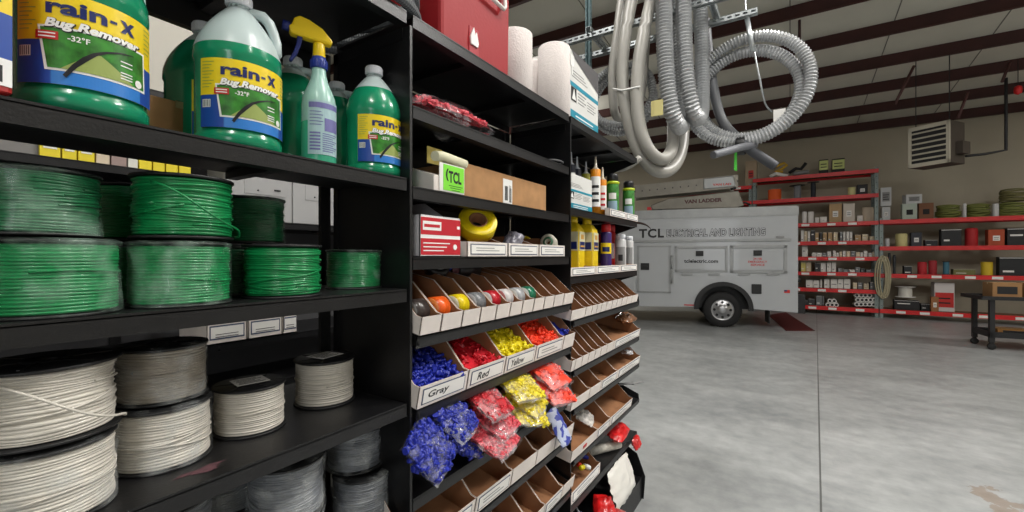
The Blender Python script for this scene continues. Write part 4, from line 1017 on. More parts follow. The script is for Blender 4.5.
# second flat shelf of the far unit
zg = 1.41
for i, (x0, x1) in enumerate([(570.5, 596), (596, 620), (620, 637)]):
    parts_bin(yat(x0, -.795), yat(x1, -.795), -.795, zg, 0, ['labelled white bin under the yellow jugs', 'labelled white bin under the red and violet cans', 'labelled white bin under the white tins, at the right end'][i], .040, .046, .30, '', 'labelled bins on the yellow jug shelf', inside=M_CARDIN)
M_YJ = mat('yellow_jug', (232, 200, 28), .4)
for x, X, s in ((573, -.90, 'left'), (587, -.875, 'right')):
    p = spot(x, X, zg + .006); a0 = math.atan2(-p[1], -p[0])
    t = thing('cleaner_jug', p, 'square yellow jug with dark label, %s one of the two' % s, 'jug', 'yellow jugs', rz=.1)
    t.scale = (1.05, 1.05, 1.30)
    b = MB(); R4 = Matrix.Rotation(PI/4, 4, 'Z')
    b.lathe([(.056, 0), (.062, .008), (.062, .150), (.058, .165), (.038, .185), (.024, .190)], 4, M=R4, smooth=False); b.build('jug_body', M_YJ, t, bevel=.006)
    b = MB(); b.lathe([(.022, .188), (.022, .212), (.019, .214), (0, .214)], 20); b.build('cap', M_YJ, t)
    b = MB(); b.box((.0445, -.040, .085), (.0455, .040, .155), 0); b.box((.0455, -.034, .090), (.0462, .034, .118), 1); b.box((.0462, -.028, .098), (.0467, .028, .104), 2); b.box((.0455, -.02, .128), (.0462, .02, .145), 2)
    b.box((-.040, -.0455, .085), (.040, -.0445, .155), 0); b.box((-.034, -.0462, .090), (.034, -.0455, .118), 1)
    b.build('front_label', [mat('label_cream', (210, 205, 170), .5), M_LN, mat('label_gold', (200, 150, 60), .5)], t)
for i, x in enumerate((528, 541, 557)):
    p = spot(x, -1.03, zc); t = thing('cleaner_jug', p, 'yellow jug in shadow behind the labelled bins of the middle unit, %s from the left' % ORD[i], 'jug', 'yellow jugs')
    b = MB(); b.lathe([(.055, 0), (.060, .01), (.060, .075), (.04, .095), (.024, .10)], 24); b.build('jug_body', M_YJ, t)
    b = MB(); b.lathe([(.022, .098), (.022, .118), (0, .118)], 16); b.build('cap', M_YJ, t)
M_CRED = mat('can_red', (190, 22, 30), .4); M_PUR = mat('can_violet', (56, 36, 100), .4)
can(606, -.85, zg + .006, .030, .215, M_PUR, M_CRED, 'violet and black spray can with red cap and yellow band', [(.45, .72, M_LY, 1.2), (.1, .4, M_PUR, 1.4), (.5, .62, M_LN, .7)], .045)
can(600, -.94, zg + .006, .027, .21, M_CRED, M_BK, 'red spray can standing behind the violet one', [(.2, .8, M_BK, 1.2)], .04)
can(611, -.93, zg + .006, .028, .23, M_CRED, M_CRED, 'bright red can with red cap, between the violet can and the white tins', [(.3, .7, M_LW, .8)], .045)
can(620.5, -.86, zg + .006, .033, .185, mat('tin_white', (205, 205, 205), .4), M_CAP, 'white tin with grey print, left one near the end of the shelf', [(.15, .75, M_GREY, .9), (.3, .5, M_INK, .4)], .03)
can(629, -.93, zg + .006, .030, .19, MATS['tin_white'], M_CAP, 'white tin set back behind, nearest the end of the shelf', [(.15, .75, M_GREY, .9)], .03)
# tilted rows
row = bins_row([570, 584.5, 591, 596, 600.5, 605.5, 611, 616, 621, 626, 631, 637], -.785, 1.222, TL, 'the upper tilted shelf of the far unit', fh=.047, bh=.105, depth=.30, group='narrow bins of the far unit')
row = bins_row([570, 574, 581, 587.5, 594, 600, 606, 612.5, 639], -.785, 1.005, TL, 'the second tilted shelf of the far unit', fh=.050, bh=.115, depth=.30, labs=[None]*7 + [''], special={7: 'wide labelled bin holding a crumpled brown bag, far unit second tilted shelf'}, group='bins on the second tilted shelf of the far unit')
simple_bag((-.87, yat(625, -.87), 1.085), (.05, .10, .028), (0, .3, 0), mat('brown_clear_bag', (130, 90, 62), .35, var=.4, vscale=30, coat=.5), 'crumpled brown bag in the wide bin of the far unit', 31)
row = bins_row([570, 588.5, 600, 616, 639], -.785, .837, TL, 'the third tilted shelf of the far unit', fh=.052, bh=.115, depth=.30, labs=[None, None, '', ''], group='bins on the third tilted shelf of the far unit')
simple_bag((-.86, yat(624, -.86), .905), (.05, .07, .022), (.1, .3, .4), film('clear_grey_film', (205, 205, 210), .6, wr=30), 'crumpled clear bag in the last bin of the third tilted shelf', 32)
row = bins_row([570, 596, 609, 631], -.785, .618, TL, 'the fourth tilted shelf of the far unit', fh=.052, bh=.115, depth=.30, labs=[None, '', ''], group='bins on the fourth tilted shelf of the far unit')
b = MB(); b.box((.0, -.02, .018), (.0018, .02, .032)); b.build('red_sticker', M_LR, row[0][0])
o = simple_bag((-.86, yat(583, -.86), .690), (.05, .055, .020), (.2, .5, .4), mat('white_wires', (190, 185, 180), .5, var=.5, vscale=40), 'bundle of white fittings in the bin with the red sticker', 33, 'fitting_bundle', 'fittings')
# pliers sticking out at the end
t = thing('pliers', (-.80, Y3 - .02, .70), 'pliers-like tool poking out past the right end of the fourth tilted shelf', 'pliers')
b = MB(); b.tube([(-.10, -.05, 0), (-.03, .03, .0), (.02, .075, .01)], [.005, .006, .003], 8); b.tube([(-.10, -.02, 0), (-.03, .035, .0), (.02, .095, .0)], [.005, .006, .003], 8); b.cyl((-.03, .033, -.008), (-.03, .033, .008), .010, 12); b.build('jaws', M_GREY, t)
# open shelf .41: bin, red bag, white tube
zo = .412
parts_bin(yat(570, -.80), yat(600, -.80), -.80, zo + .002, .05, 'labelled bin on the open low shelf, with small yellow and orange parts', .055, .13, .29, '')
for i, (c, m) in enumerate([((-.85, yat(582, -.85), zo + .06), C_YEL), ((-.87, yat(579, -.87), zo + .065), C_ORG), ((-.84, yat(587, -.84), zo + .05), M_LW), ((-.88, yat(585, -.88), zo + .065), C_BLUE)]):
    b = MB(); b.lathe([(.004, -.022), (.011, -.02), (.013, 0), (.011, .018), (.005, .022)], 12, M=Matrix.Rotation(1.3, 4, 'X') @ Matrix.Rotation(.6 * i, 4, 'Y')); o = b.build('small_fitting', m); o.location = c
    tag(o, ['yellow', 'orange', 'white', 'blue'][i] + ' small fitting in the bin on the open low shelf', 'fitting')
M_RBAG = mat('red_bag', (200, 26, 28), .35, var=.4, vscale=18, coat=.4)
simple_bag(px(617, 436, H=.465), (.05, .12, .028), (0, .35, .1), M_RBAG, 'shiny red bag on the open low shelf, above the white tube', 41)
simple_bag(px(633, 443, X=-.79), (.035, .05, .022), (.2, 1.2, .2), M_RBAG, 'corner of a second red bag drooping over the shelf end', 42)
q0 = px(588, 452, H=.438); q1 = px(622, 443, H=.438)
t = thing('caulk_tube', q0, 'white sealant tube lying on its side on the open low shelf', 'caulk tube', rot=(q1 - q0).to_track_quat('Z', 'Y').to_euler())
b = MB(); b.lathe([(.024, 0), (.024, .22)], 24); b.build('tube_body', mat('dirty_white', (190, 186, 176), .5, var=.2, vscale=50), t)
b = MB(); b.lathe([(.022, .22), (.012, .235), (.008, .24), (.005, .30)], 16); b.build('nozzle', M_INK, t)
# base deck: white bag, red and blue things
zd = .137
simple_bag((-.80, yat(618, -.80), zd + .125), (.10, .17, .025), (.0, 1.25, .0), mat('white_plastic_bag', (222, 220, 214), .3, bump=.6, bscale=16), 'white plastic bag standing on the bottom deck at the end of the row', 43)
simple_bag((-.80, yat(600, -.80), zd + .05), (.06, .09, .05), (.2, .4, .5), M_RBAG, 'red crumpled wrapper on the bottom deck, left of the white bag', 44, 'wrapper', 'wrapper')
simple_bag((-.72, yat(612, -.75), zd + .03), (.05, .06, .03), (.2, .2, .5), mat2('red_white_wrapper', (170, 40, 40), (200, 190, 170), 30), 'red and white crumpled wrapper at the front of the bottom deck', 46, 'wrapper', 'wrapper')
for i, (x, X) in enumerate([(580, -.78), (586, -.83), (592, -.76)]):
    p = spot(x, X, zd + .042); t = thing('caulk_tube', p, ['grey-blue tube lying on the bottom deck, left of the three', 'pale blue tube lying on the bottom deck, middle of the three', 'bright blue tube lying on the bottom deck, nearest the red wrapper'][i], 'caulk tube', rot=(-1.3, 0, .8))
    b = MB(); b.lathe([(.022, -.08), (.022, .08)], 20); b.build('tube_body', mat('tube_blue_%d' % i, [(110, 116, 140), (96, 110, 170), (40, 80, 190)][i], .4), t)
    b = MB(); b.lathe([(.018, .08), (.007, .095), (.004, .13)], 12); b.build('nozzle', M_CAP, t)

# ------------------------------------------------------------------ strut rack with hanging conduit
def strut(a, c, name='strut_rail', w=.041, label=None, grp=None, m=M_GALV, up=Vector((0, 0, 1))):
    a = Vector(a); c = Vector(c); d = c - a; L = d.length; d.normalize()
    side = d.cross(up).normalized(); R = Matrix((d, side, up)).transposed().to_4x4()
    o = thing(name, a, label, 'strut channel', grp); o.rotation_euler = R.to_euler()
    b = MB()
    for s in (-1, 1):
        # slotted web on both vertical faces
        y0 = s * w / 2; y1 = s * (w / 2 - .0025)
        b.box((0, y0, -w/2), (L, y1, -w * .17)); b.box((0, y0, w * .17), (L, y1, w/2))
        x = 0; 
        while x < L:
            b.box((x, y0, -w * .17), (min(L, x + .022), y1, w * .17)); x += .05
    b.box((0, -w/2, w/2 - .0025), (L, w/2, w/2)); b.box((0, -w/2, -w/2), (L, -w/2 + .009, -w/2 + .0025)); b.box((0, w/2 - .009, -w/2), (L, w/2, -w/2 + .0025))
    b.build('channel', m, o)
    return o
ZR = 3.208
strut((-1.75, 3.15, ZR), (-.15, 3.15, ZR), label='galvanised slotted strut rail nearest the shelving, carrying the smooth conduit', grp='strut rails')
strut((-1.75, 3.46, ZR), (-.19, 3.46, ZR), label='galvanised slotted strut rail further back, ending above the round conduit coil', grp='strut rails')
strut((-1.43, 3.415, ZR - .13), (-1.43, 3.415, 6.14), 'strut_post', label='vertical slotted strut post at the left of the conduit rack', m=mat('teal_grey_strut', (96, 118, 122), .45, .5), up=Vector((0, 1, 0)))
strut((-.72, 3.505, ZR - .05), (-.72, 3.505, 6.13), 'strut_post', label='vertical strut post behind the corrugated conduit loops', up=Vector((0, 1, 0)))
strut((-.45, 3.10, ZR + .03), (-.45, 3.52, ZR + .03), 'strut_cross_piece', label='short strut cross piece between the two rails, over the corrugated loops')
strut((-1.30, 3.10, ZR + .03), (-1.30, 3.52, ZR + .03), 'strut_cross_piece', label='short strut cross piece between the two rails, near the left post')
def spline(pts, n=10, closed=False):
    P = [Vector(p) for p in pts]; N = len(P); out = []
    rng = N if closed else N - 1
    for i in range(rng):
        g = lambda k: P[k % N] if closed else P[max(0, min(N-1, k))]
        p0, p1, p2, p3 = g(i-1), g(i), g(i+1), g(i+2)
        for q in range(n):
            t = q / n
            out.append(.5 * ((2*p1) + (p2 - p0) * t + (2*p0 - 5*p1 + 4*p2 - p3) * t*t + (3*p1 - p0 - 3*p2 + p3) * t**3))
    if not closed: out.append(P[-1])
    return out
M_HS = mat('smooth_grey_conduit', (150, 148, 142), .38, var=.06, vscale=5)
M_HR = mat('corrugated_conduit', (172, 174, 176), .32, .2, .12, 12)
M_HD = mat('dark_grey_foam', (70, 72, 78), .6)
def pp(l): return [px(x, y, Z=z) for x, y, z in l]
t = thing('conduit_bundle', px(640, 100, Z=3.0), 'bundle of smooth grey conduit loops hanging from the strut rails, tied with a white band', 'conduit bundle')
base = t.location.copy()
def child_tube(t, pts, r, name, m, n=14, closed=False, rib=None):
    if closed:
        for _ in range(14): pts = [(pts[i-1] + pts[i] * 2 + pts[(i+1) % len(pts)]) / 4 for i in range(len(pts))]
    b = MB(); b.tube([p - t.location for p in pts], r, n, closed, rib); return b.build(name, m, t)
child_tube(t, spline(pp([(618, 30, 3.05), (612, 70, 3.05), (614, 112, 3.05), (621, 118, 3.15), (640, 108, 3.25), (646, 40, 3.3), (650, -45, 3.3), (640, -70, 3.2), (625, -30, 3.1)]), 8, True), .030, 'smooth_conduit', M_HS, closed=True)
child_tube(t, spline(pp([(626, 30, 2.95), (622, 70, 2.95), (626, 112, 2.92), (638, 152, 2.9), (656, 172, 2.9), (674, 168, 2.98), (684, 140, 3.15), (682, 80, 3.34), (676, 0, 3.4), (664, -75, 3.3), (648, -62, 3.05), (636, -20, 3.0)]), 8, True), .041, 'smooth_conduit', M_HS, closed=True)
child_tube(t, spline(pp([(644, 30, 2.88), (637, 75, 2.86), (638, 118, 2.84), (646, 146, 2.82), (659, 160, 2.84), (670, 154, 2.92), (674, 130, 3.12), (668, 40, 3.3), (664, -40, 3.3), (664, -60, 3.05), (655, -15, 2.95)]), 8, True), .041, 'smooth_conduit', M_HS, closed=True)
b = MB(); L = pp([(613, 90, 2.98), (622, 92, 2.88), (640, 88, 2.80)])
b.tube([p - base + Vector((0, 0, .01)) for p in L], .006, 6); b.build('tie_band', M_LW, t)
# left coil behind
def coil(name, c, R, tr, turns, label, m, nv, rib=None, grp=None, spread=.03, cat='conduit coil', squash=1.0, seed=0, step=.045):
    """circular coil whose axis is nv"""
    t = thing(name, c, label, cat, grp); nv = Vector(nv).normalized()
    u = nv.cross(Vector((0, 0, 1))).normalized(); v = u.cross(nv)
    for k in range(turns):
        off = (k - (turns - 1) / 2) * spread; RR = R * (1 - step * (k % 2)) ; pts = []
        ph = .25 * k
        for q in range(72):
            a = 2 * PI * q / 72
            wv = 1 + .025 * math.sin(2 * a + k * 1.7 + seed) 
            pts.append(u * (RR * wv * math.cos(a)) + v * (RR * wv * squash * math.sin(a) - .02 * k) + nv * (off + .5 * spread * math.sin(a + ph)))
        b = MB(); b.tube(pts, tr, 12, True, rib); b.build('conduit_turn', m, t)
    return t
def view_dir(x, y): return ray(x, y).normalized()
coil('conduit_coil', px(622, 96, Z=3.45), .245, .027, 3, 'corrugated grey conduit coil at the left, partly behind the teal box and smooth loops', M_HR, (view_dir(622, 256) + Vector((.25, 0, 0))), (.020, .009), None, .05, seed=2)
# two long corrugated loops in the middle
t = thing('conduit_loop', px(664, 60, Z=2.9), 'long corrugated conduit loop hanging just right of the smooth bundle, left one', 'conduit loop', 'long corrugated loops')
child_tube(t, spline(pp([(664, -40, 2.85), (664, 20, 2.82), (666, 70, 2.80), (671, 108, 2.80), (678, 126, 2.86), (682, 122, 2.98), (680, 80, 3.06), (676, 20, 3.08), (672, -50, 3.08), (667, -70, 2.97)]), 10, True), .055, 'corrugated_conduit', M_HR, 16, True, (.022, .012))
b = MB(); c = px(672, 104, Z=2.9)
t2 = thing('conduit_loop', px(683, 60, Z=3.0), 'long corrugated conduit loop hanging in the middle, right one', 'conduit loop', 'long corrugated loops')
child_tube(t2, spline(pp([(683, -40, 2.86), (684, 20, 2.84), (686, 70, 2.82), (691, 103, 2.82), (696, 118, 2.88), (702, 112, 3.02), (702, 60, 3.12), (700, 0, 3.14), (696, -50, 3.12), (689, -62, 2.98)]), 10, True), .051, 'corrugated_conduit', M_HR, 16, True, (.022, .012))
b = MB(); b.box((-.045, -.03, -.05), (.045, .03, .05), 0, Matrix.Rotation(.6, 4, 'Z')); o = b.build('paper_tag', mat('yellowed_tag', (190, 180, 120), .8), t, loc=px(657, 108, Z=2.78) - t.location)
o.scale = (.7, .12, 1)
# big coil on the right
vd = view_dir(757, 256)
cc = px(746, 91, Z=3.15)
t = coil('conduit_coil', cc, .385, .043, 2, 'large round coil of corrugated grey conduit hanging at the right of the rack', M_HR, (vd + Vector((.08, 0, 0))), (.022, .010), None, .045, seed=.5, step=.15)
nv = (vd + Vector((.08, 0, 0))).normalized(); u = nv.cross(Vector((0, 0, 1))).normalized(); v = u.cross(nv)
b = MB(); pts = [u * (.325 * math.cos(2*PI*q/72)) + v * (.325 * math.sin(2*PI*q/72) + .01) + nv * .105 for q in range(72)]
b.tube(pts, .034, 12, True); b.build('smooth_inner_turn', mat('dark_smooth_conduit', (96, 98, 102), .45), t)
for (x, y, r) in ((786, 116, .075), (741, 146, .062)):
    c = px(x, y, Z=3.15) - cc
    rad = c.copy(); tang = nv.cross(rad).normalized()
    b = MB(); b.lathe([(.062, -.03), (.066, -.02), (.066, .02), (.062, .03)], 16, M=Matrix.Translation(c) @ (tang.to_track_quat('Z', 'Y').to_matrix().to_4x4()) @ Matrix.Diagonal((1.25, 1.0, 1, 1)), caps=False)
    b.build('black_tape', M_BLACK2, t)
c = px(738, 155, Z=3.1); 
b = MB(); b.add([px(734.5, 150, Z=3.08) - cc, px(737, 150, Z=3.08) - cc, px(737, 171, Z=3.08) - cc, px(734, 170, Z=3.08) - cc, px(734.5, 150, Z=3.085) - cc, px(737, 150, Z=3.085) - cc, px(737, 171, Z=3.085) - cc, px(734, 170, Z=3.085) - cc], [(0,1,2,3),(4,5,6,7),(0,1,5,4),(1,2,6,5),(2,3,7,6),(3,0,4,7)]); b.build('green_ribbon', mat('green_ribbon', (70, 190, 60), .5), t)
b = MB(); b.tube([p - cc for p in spline(pp([(755, 145, 3.1), (742, 147, 3.05), (728, 151, 3.0), (713, 155, 2.95)]), 5)], .026, 12); b.build('grey_end', mat('grey_foam_end', (112, 114, 120), .6), t)
b = MB(); b.tube([p - cc for p in spline(pp([(742, 143, 3.1), (752, 151, 3.1), (764, 159, 3.1), (775, 166, 3.1)]), 5)], .034, 12); b.build('dark_foam_end', M_HD, t)
b = MB(); b.tube([p - cc for p in spline(pp([(705, 20, 3.35), (712, 80, 3.35), (722, 120, 3.3), (742, 143, 3.15)]), 8)], .036, 12); b.build('dark_tail', MATS['dark_smooth_conduit'], t)
b = MB(); R_ = Matrix.Translation(px(780, 116, Z=3.1) - cc); b.box((-.04, -.02, -.05), (.035, .02, .045), 0, R_); b.build('white_tag', M_PAPER, t)
# hook wire
b = MB(); b.tube(spline(pp([(745, -10, 3.15), (746, 12, 3.12), (750, 30, 3.05), (754, 50, 3.02), (760, 80, 3.0), (765, 103, 3.02), (772, 112, 3.05)]), 8), .006, 6); b.tube(pp([(747, 18, 3.06), (753, 52, 3.02)]), .016, 10)
o = b.build('hanging_hook', M_GALV); tag(o, 'steel hook and wire hanging from the rail end through the big coil', 'hook')
# loose conduit piece tucked at the shelf end
t = thing('conduit_offcut', px(620, 170, Z=2.78), 'short grey conduit with green tape beyond the end of the shelving, over the green cans', 'conduit')
b = MB(); b.tube([p - t.location for p in spline(pp([(604, 166, 2.85), (617, 169, 2.82), (628, 166, 2.8), (640, 158, 2.8)]), 5)], .022, 12); b.build('conduit_pipe', M_HS, t)
b = MB(); q0 = px(609, 167.2, Z=2.84) - t.location; q1 = px(614, 168.4, Z=2.83) - t.location; b.cyl(q0, q1, .024, 12); b.build('green_tape', mat('green_ribbon', (70, 190, 60), .5), t)
# ------------------------------------------------------------------ service truck
TP = Vector((-1.15, 9.96, 0)); TE = Vector((2.87, .72, 0)).normalized(); TN = Vector((-TE.y, TE.x, 0))
def tp(x, y):
    r = ray(x, y)
    # TP + s*TE = t*r  (xy)
    det = TE.x * (-r.y) - TE.y * (-r.x)
    s = (-TP.x * (-r.y) + TP.y * (-r.x)) / det
    P = TP + TE * s
    k = P.x / r.x if abs(r.x) > .05 else P.y / r.y
    return s, EYE + r.z * k
truck = thing('service_truck', TP, 'white enclosed service body truck with dark lettering, parked before the red racks', 'truck', rz=math.atan2(TE.y, TE.x))
M_TW = mat('truck_white', (172, 175, 178), .32, var=.03, vscale=2, coat=.3)
M_TG = mat('truck_aluminium', (150, 152, 152), .42, .35, .08, 6)
M_TB = mat('truck_black', (18, 18, 20), .5)
xr = tp(798, 256)[0]; xl = -2.35
zt = tp(724, 208)[1]; zcap = tp(724, 217)[1]; zb0 = tp(724, 310)[1]
wx, _ = tp(723, 300); wr = .37
Wd = 2.05
# side wall with wheel arch
arch = [(wx + .48 * math.cos(a), max(zb0, .42 + .47 * math.sin(a))) for a in [PI * i / 16 for i in range(17)]]
poly = [(xl, zb0), (xl, zcap), (xr, zcap), (xr, zb0)] + arch
b = MB(); b.prism(poly, 0, .04, 'y'); b.prism(poly, Wd - .04, Wd, 'y')
b.box((xl, .04, zcap - .03), (xr, Wd - .04, zcap)); b.box((xr - .04, .04, zb0), (xr, Wd - .04, zcap)); b.box((xl, .04, zb0), (xl + .04, Wd - .04, zcap))
b.build('body_side', M_TW, truck)
b = MB(); b.box((xl + .04, .3, zb0), (xr - .04, Wd - .3, 1.05)); b.build('inner_well', M_TB, truck)
b = MB(); b.prism([(xl - .01, zcap), (xl - .01, zt), (xr - .03, zt), (xr + .012, zt - .02), (xr + .012, zcap)], -.012, Wd + .012, 'y')
i = 0; x = xl + .1
while x < xr: b.cyl((x, -.018, zcap + .02), (x, -.01, zcap + .02), .007, 6, 1); x += .16
b.build('roof_cap', [M_TG, M_GREY], truck)
# arch flare
b = MB(); o_ = [(wx + .56 * math.cos(PI * i / 20), .42 + .545 * math.sin(PI * i / 20)) for i in range(21)]; n_ = [(wx + .47 * math.cos(PI * i / 20), .42 + .46 * math.sin(PI * i / 20)) for i in range(20, -1, -1)]
b.prism([(wx + .56, zb0)] + o_ + [(wx - .56, zb0), (wx - .47, zb0)] + n_ + [(wx + .47, zb0)], -.05, .02, 'y'); b.build('wheel_arch_trim', M_TB, truck)
def wheel(x, y, r=wr, w=.24, out=-1):
    wh = MB(); M = Matrix.Translation((x, y, r)) @ Matrix.Rotation(PI/2, 4, 'X')
    wh.lathe([(r*.60, w*.48), (r*.66, w*.5), (r*.94, w*.48), (r, w*.38), (r, -w*.38), (r*.94, -w*.48), (r*.66, -w*.5), (r*.60, -w*.48)], 48, M=M, caps=False)
    for i in range(48):
        wh.box((r - .008, -w*.42, -.014), (r + .004, w*.42, .0), 0, Matrix.Translation((x, y, r)) @ Matrix.Rotation(2*PI*i/48, 4, 'Y') )
    w_ = wh.build('tyre', M_RUB, truck)
    h = MB(); s = 1
    h.lathe([(r*.62, w*.48), (r*.60, w*.42), (r*.55, w*.36), (r*.50, w*.40), (r*.30, w*.44), (r*.26, w*.50), (r*.20, w*.56), (r*.16, w*.58), (0, w*.58)], 40, M=M, caps=False)
    h.lathe([(r*.62, -w*.48), (r*.3, -w*.3), (0, -w*.3)], 40, M=M, caps=False)
    h.build('rim', mat('wheel_chrome', (170, 170, 172), .3, .8), w_)
    for i in range(8):
        a = 2*PI*i/8; c = M @ Vector((r*.42*math.cos(a), r*.42*math.sin(a), w*.425)); h = MB(); h.lathe([(.028, 0), (.028, .004)], 12, M=Matrix.Translation(c) @ Matrix.Rotation(PI/2, 4, 'X')); h.build('rim_hole', M_INK, w_)
wheel(wx, .18); wheel(wx, Wd - .18)
# rails, doors
s0, z0 = tp(640, 240)
def frame_panel(name, x0, y0, x1, y1, fw=.05):
    a, za = tp(x0, y0); c, zc_ = tp(x1, y1)
    b = MB()
    b.box((a, -.022, zc_), (a + fw, 0, za)); b.box((c - fw, -.022, zc_), (c, 0, za)); b.box((a, -.022, za - fw), (c, 0, za)); b.box((a, -.022, zc_), (c, 0, zc_ + fw))
    b.box((a + fw + .012, -.014, zc_ + fw + .012), (c - fw - .012, 0, za - fw - .012), 1)
    b.build(name, [M_TG, M_TW], truck); return a, c, zc_, za
b = MB(); a, za = tp(668, 241); b.box((-2.0, -.03, za - .02), (xr - .12, 0, za + .025)); b.build('drip_rail', M_TG, truck)
d1 = frame_panel('compartment_door', 675, 246.5, 727.5, 272.5, .045)
d2 = frame_panel('compartment_door', 730, 245.5, 787, 273.5, .055)
# the drip edge makes the frames level: big access door at left
a, za = tp(637, 246); c, zc_ = tp(671, 293)
b = MB(); b.box((a, -.02, zc_), (a + .05, 0, za)); b.box((c - .05, -.02, zc_), (c, 0, za)); b.box((a, -.02, zc_), (c, 0, zc_ + .03)); b.box((a, -.02, za - .03), (c, 0, za)); b.box((a + .05, -.012, zc_ + .03), (c - .05, 0, za - .03), 1)
for z in (za - .35, zc_ + .35): b.box((c - .02, -.04, z - .14), (c + .05, 0, z + .14), 0); b.cyl((c + .01, -.045, z - .14), (c + .01, -.045, z + .14), .02, 8, 0)
b.build('access_door', [M_TG, M_TW], truck)
def latch(x, y, w=.15, h=.11):
    s, z = tp(x, y); b = MB(); b.box((s - w/2, -.035, z - h/2), (s + w/2, 0, z + h/2)); b.box((s - w*.3, -.045, z - h*.2), (s + w*.3, -.035, z + h*.1)); b.build('latch', M_TB, truck, bevel=.012)
latch(699.5, 253.5); latch(757.5, 253); latch(645, 266.5, .18, .15)
s, z = tp(756.5, 289); b = MB(); b.box((s - .09, -.02, z - .10), (s + .09, 0, z + .10)); b.build('fuel_flap', M_TB, truck, bevel=.02)
for x in (687, 714, 744, 773): 
    s, z = tp(x, 274); b = MB(); b.box((s - .11, -.03, z - .025), (s + .11, 0, z + .012)); b.build('hinge', M_TG, truck)
s, z = tp(780, 237); b = MB(); b.box((s - .07, -.02, z - .02), (s + .07, 0, z + .02)); b.build('marker_lamp', M_GREY, truck)
s, z = tp(787, 291.5); b = MB(); b.box((s - .05, -.006, z - .03), (s + .05, 0, z + .03), 0); b.box((s - .05, -.0065, z), (s, -.006, z + .03), 1); b.build('flag_decal', [M_LR, M_LN], truck)
def side_text(txt, x0, x1, y, hpx, m, nm='lettering', bold=.03, back=None, shear=0, sp=1.0, off=False):
    a, z = tp(x0, y); c, _ = tp(x1, y); h = hpx * abs(tp(x0, y)[1] - tp(x0, y + 1)[1])
    b = MB()
    if back: put_text(b, txt, (c - a) + .02, h + .015, lambda p, q: ((a + c)/2 + p, -.003, z + q), 1, bold + .06, shear, sp)
    put_text(b, txt, c - a, h, lambda p, q: ((a + c)/2 + p, -.0165 if off else -.0055, z + q), 0, bold, shear, sp)
    b.build(nm, [m, back or m], truck, fix=False)
side_text('TCL', 639, 664, 233.5, 9, M_TB, bold=.035, sp=1.12)
side_text('ELECTRICAL AND LIGHTING', 667, 765, 233.2, 7.2, mat('letter_silver', (190, 192, 196), .4), bold=.0, back=M_TB, sp=1.05)
side_text('tclelectric.com', 684, 718, 261, 3.6, M_TB, bold=.03, off=True)
# oval swoosh behind TCL
b = MB(); a, z = tp(638, 230); pts = [(a - .05 + .34 * math.cos(q), -.008, z - .06 + .22 * math.sin(q)) for q in [PI * (.10 + .06 * i) for i in range(16)]]
b.tube(pts, [.004 + .022 * math.sin(PI * i / 15) for i in range(16)], 6); b.build('swoosh', mat('swoosh_brown', (70, 50, 44), .5), truck)
for i, (tx, w_) in enumerate((('24 HR', 9), ('EMERGENCY', 19), ('SERVICE', 14))):
    side_text(tx, 757.5 - w_/2, 757.5 + w_/2, 258.8 + 3.0 * i, 2.2, M_LR, bold=.02, off=True)
# warning print at the wheel
s, z = tp(689, 305); b = MB(); b.box((s - .1, -.003, z - .012), (s + .1, 0, z + .012)); b.build('small_decal', M_LR, truck)
# rear bumper, mud flap, tail lamp
b = MB(); b.box((xr, .05, zb0 - .02), (xr + .14, Wd - .05, zb0 + .36)); b.build('rear_bumper', M_TB, truck, bevel=.01)
s, z = tp(799, 280); b = MB(); b.lathe([(.05, 0), (.05, .06), (.03, .07)], 16, M=Matrix.Translation((xr + .0, .1, z)) @ Matrix.Rotation(PI/2, 4, 'Y')); b.build('tail_lamp', M_TB, truck)
b = MB(); b.box((tp(770, 300)[0], .1, .12), (tp(770, 300)[0] + .02, .45, zb0)); b.build('mud_flap', M_TB, truck)
# chassis
b = MB(); b.box((-4.4, .55, .38), (xr, .68, .55)); b.box((-4.4, Wd - .68, .38), (xr, Wd - .55, .55)); b.cyl((wx, .2, wr), (wx, Wd - .2, wr), .06, 10); b.lathe([(.17, -.12), (.2, 0), (.17, .12)], 16, M=Matrix.Translation((wx, Wd/2, wr)) @ Matrix.Rotation(PI/2, 4, 'Y')); b.build('chassis', M_TB, truck)
# cab (hidden behind the shelving from here)
b = MB(); b.prism([(xl - .03, .45), (xl - .03, 1.95), (xl - 1.2, 1.95), (xl - 1.75, 1.25), (xl - 2.7, 1.1), (xl - 2.8, .85), (xl - 2.8, .40), (xl - 2.55, .38), (xl - 2.48, .62), (xl - 2.2, .80), (xl - 1.92, .62), (xl - 1.85, .38)], .05, Wd - .05, 'y'); b.build('cab', M_TW, truck, bevel=.03)
b = MB(); b.prism([(xl - .25, 1.25), (xl - .25, 1.82), (xl - 1.1, 1.82), (xl - 1.52, 1.25)], .035, .05, 'y'); b.build('side_window', mat('dark_glass', (20, 24, 28), .08), truck)
wheel(xl - 2.2, .2); wheel(xl - 2.2, Wd - .2)
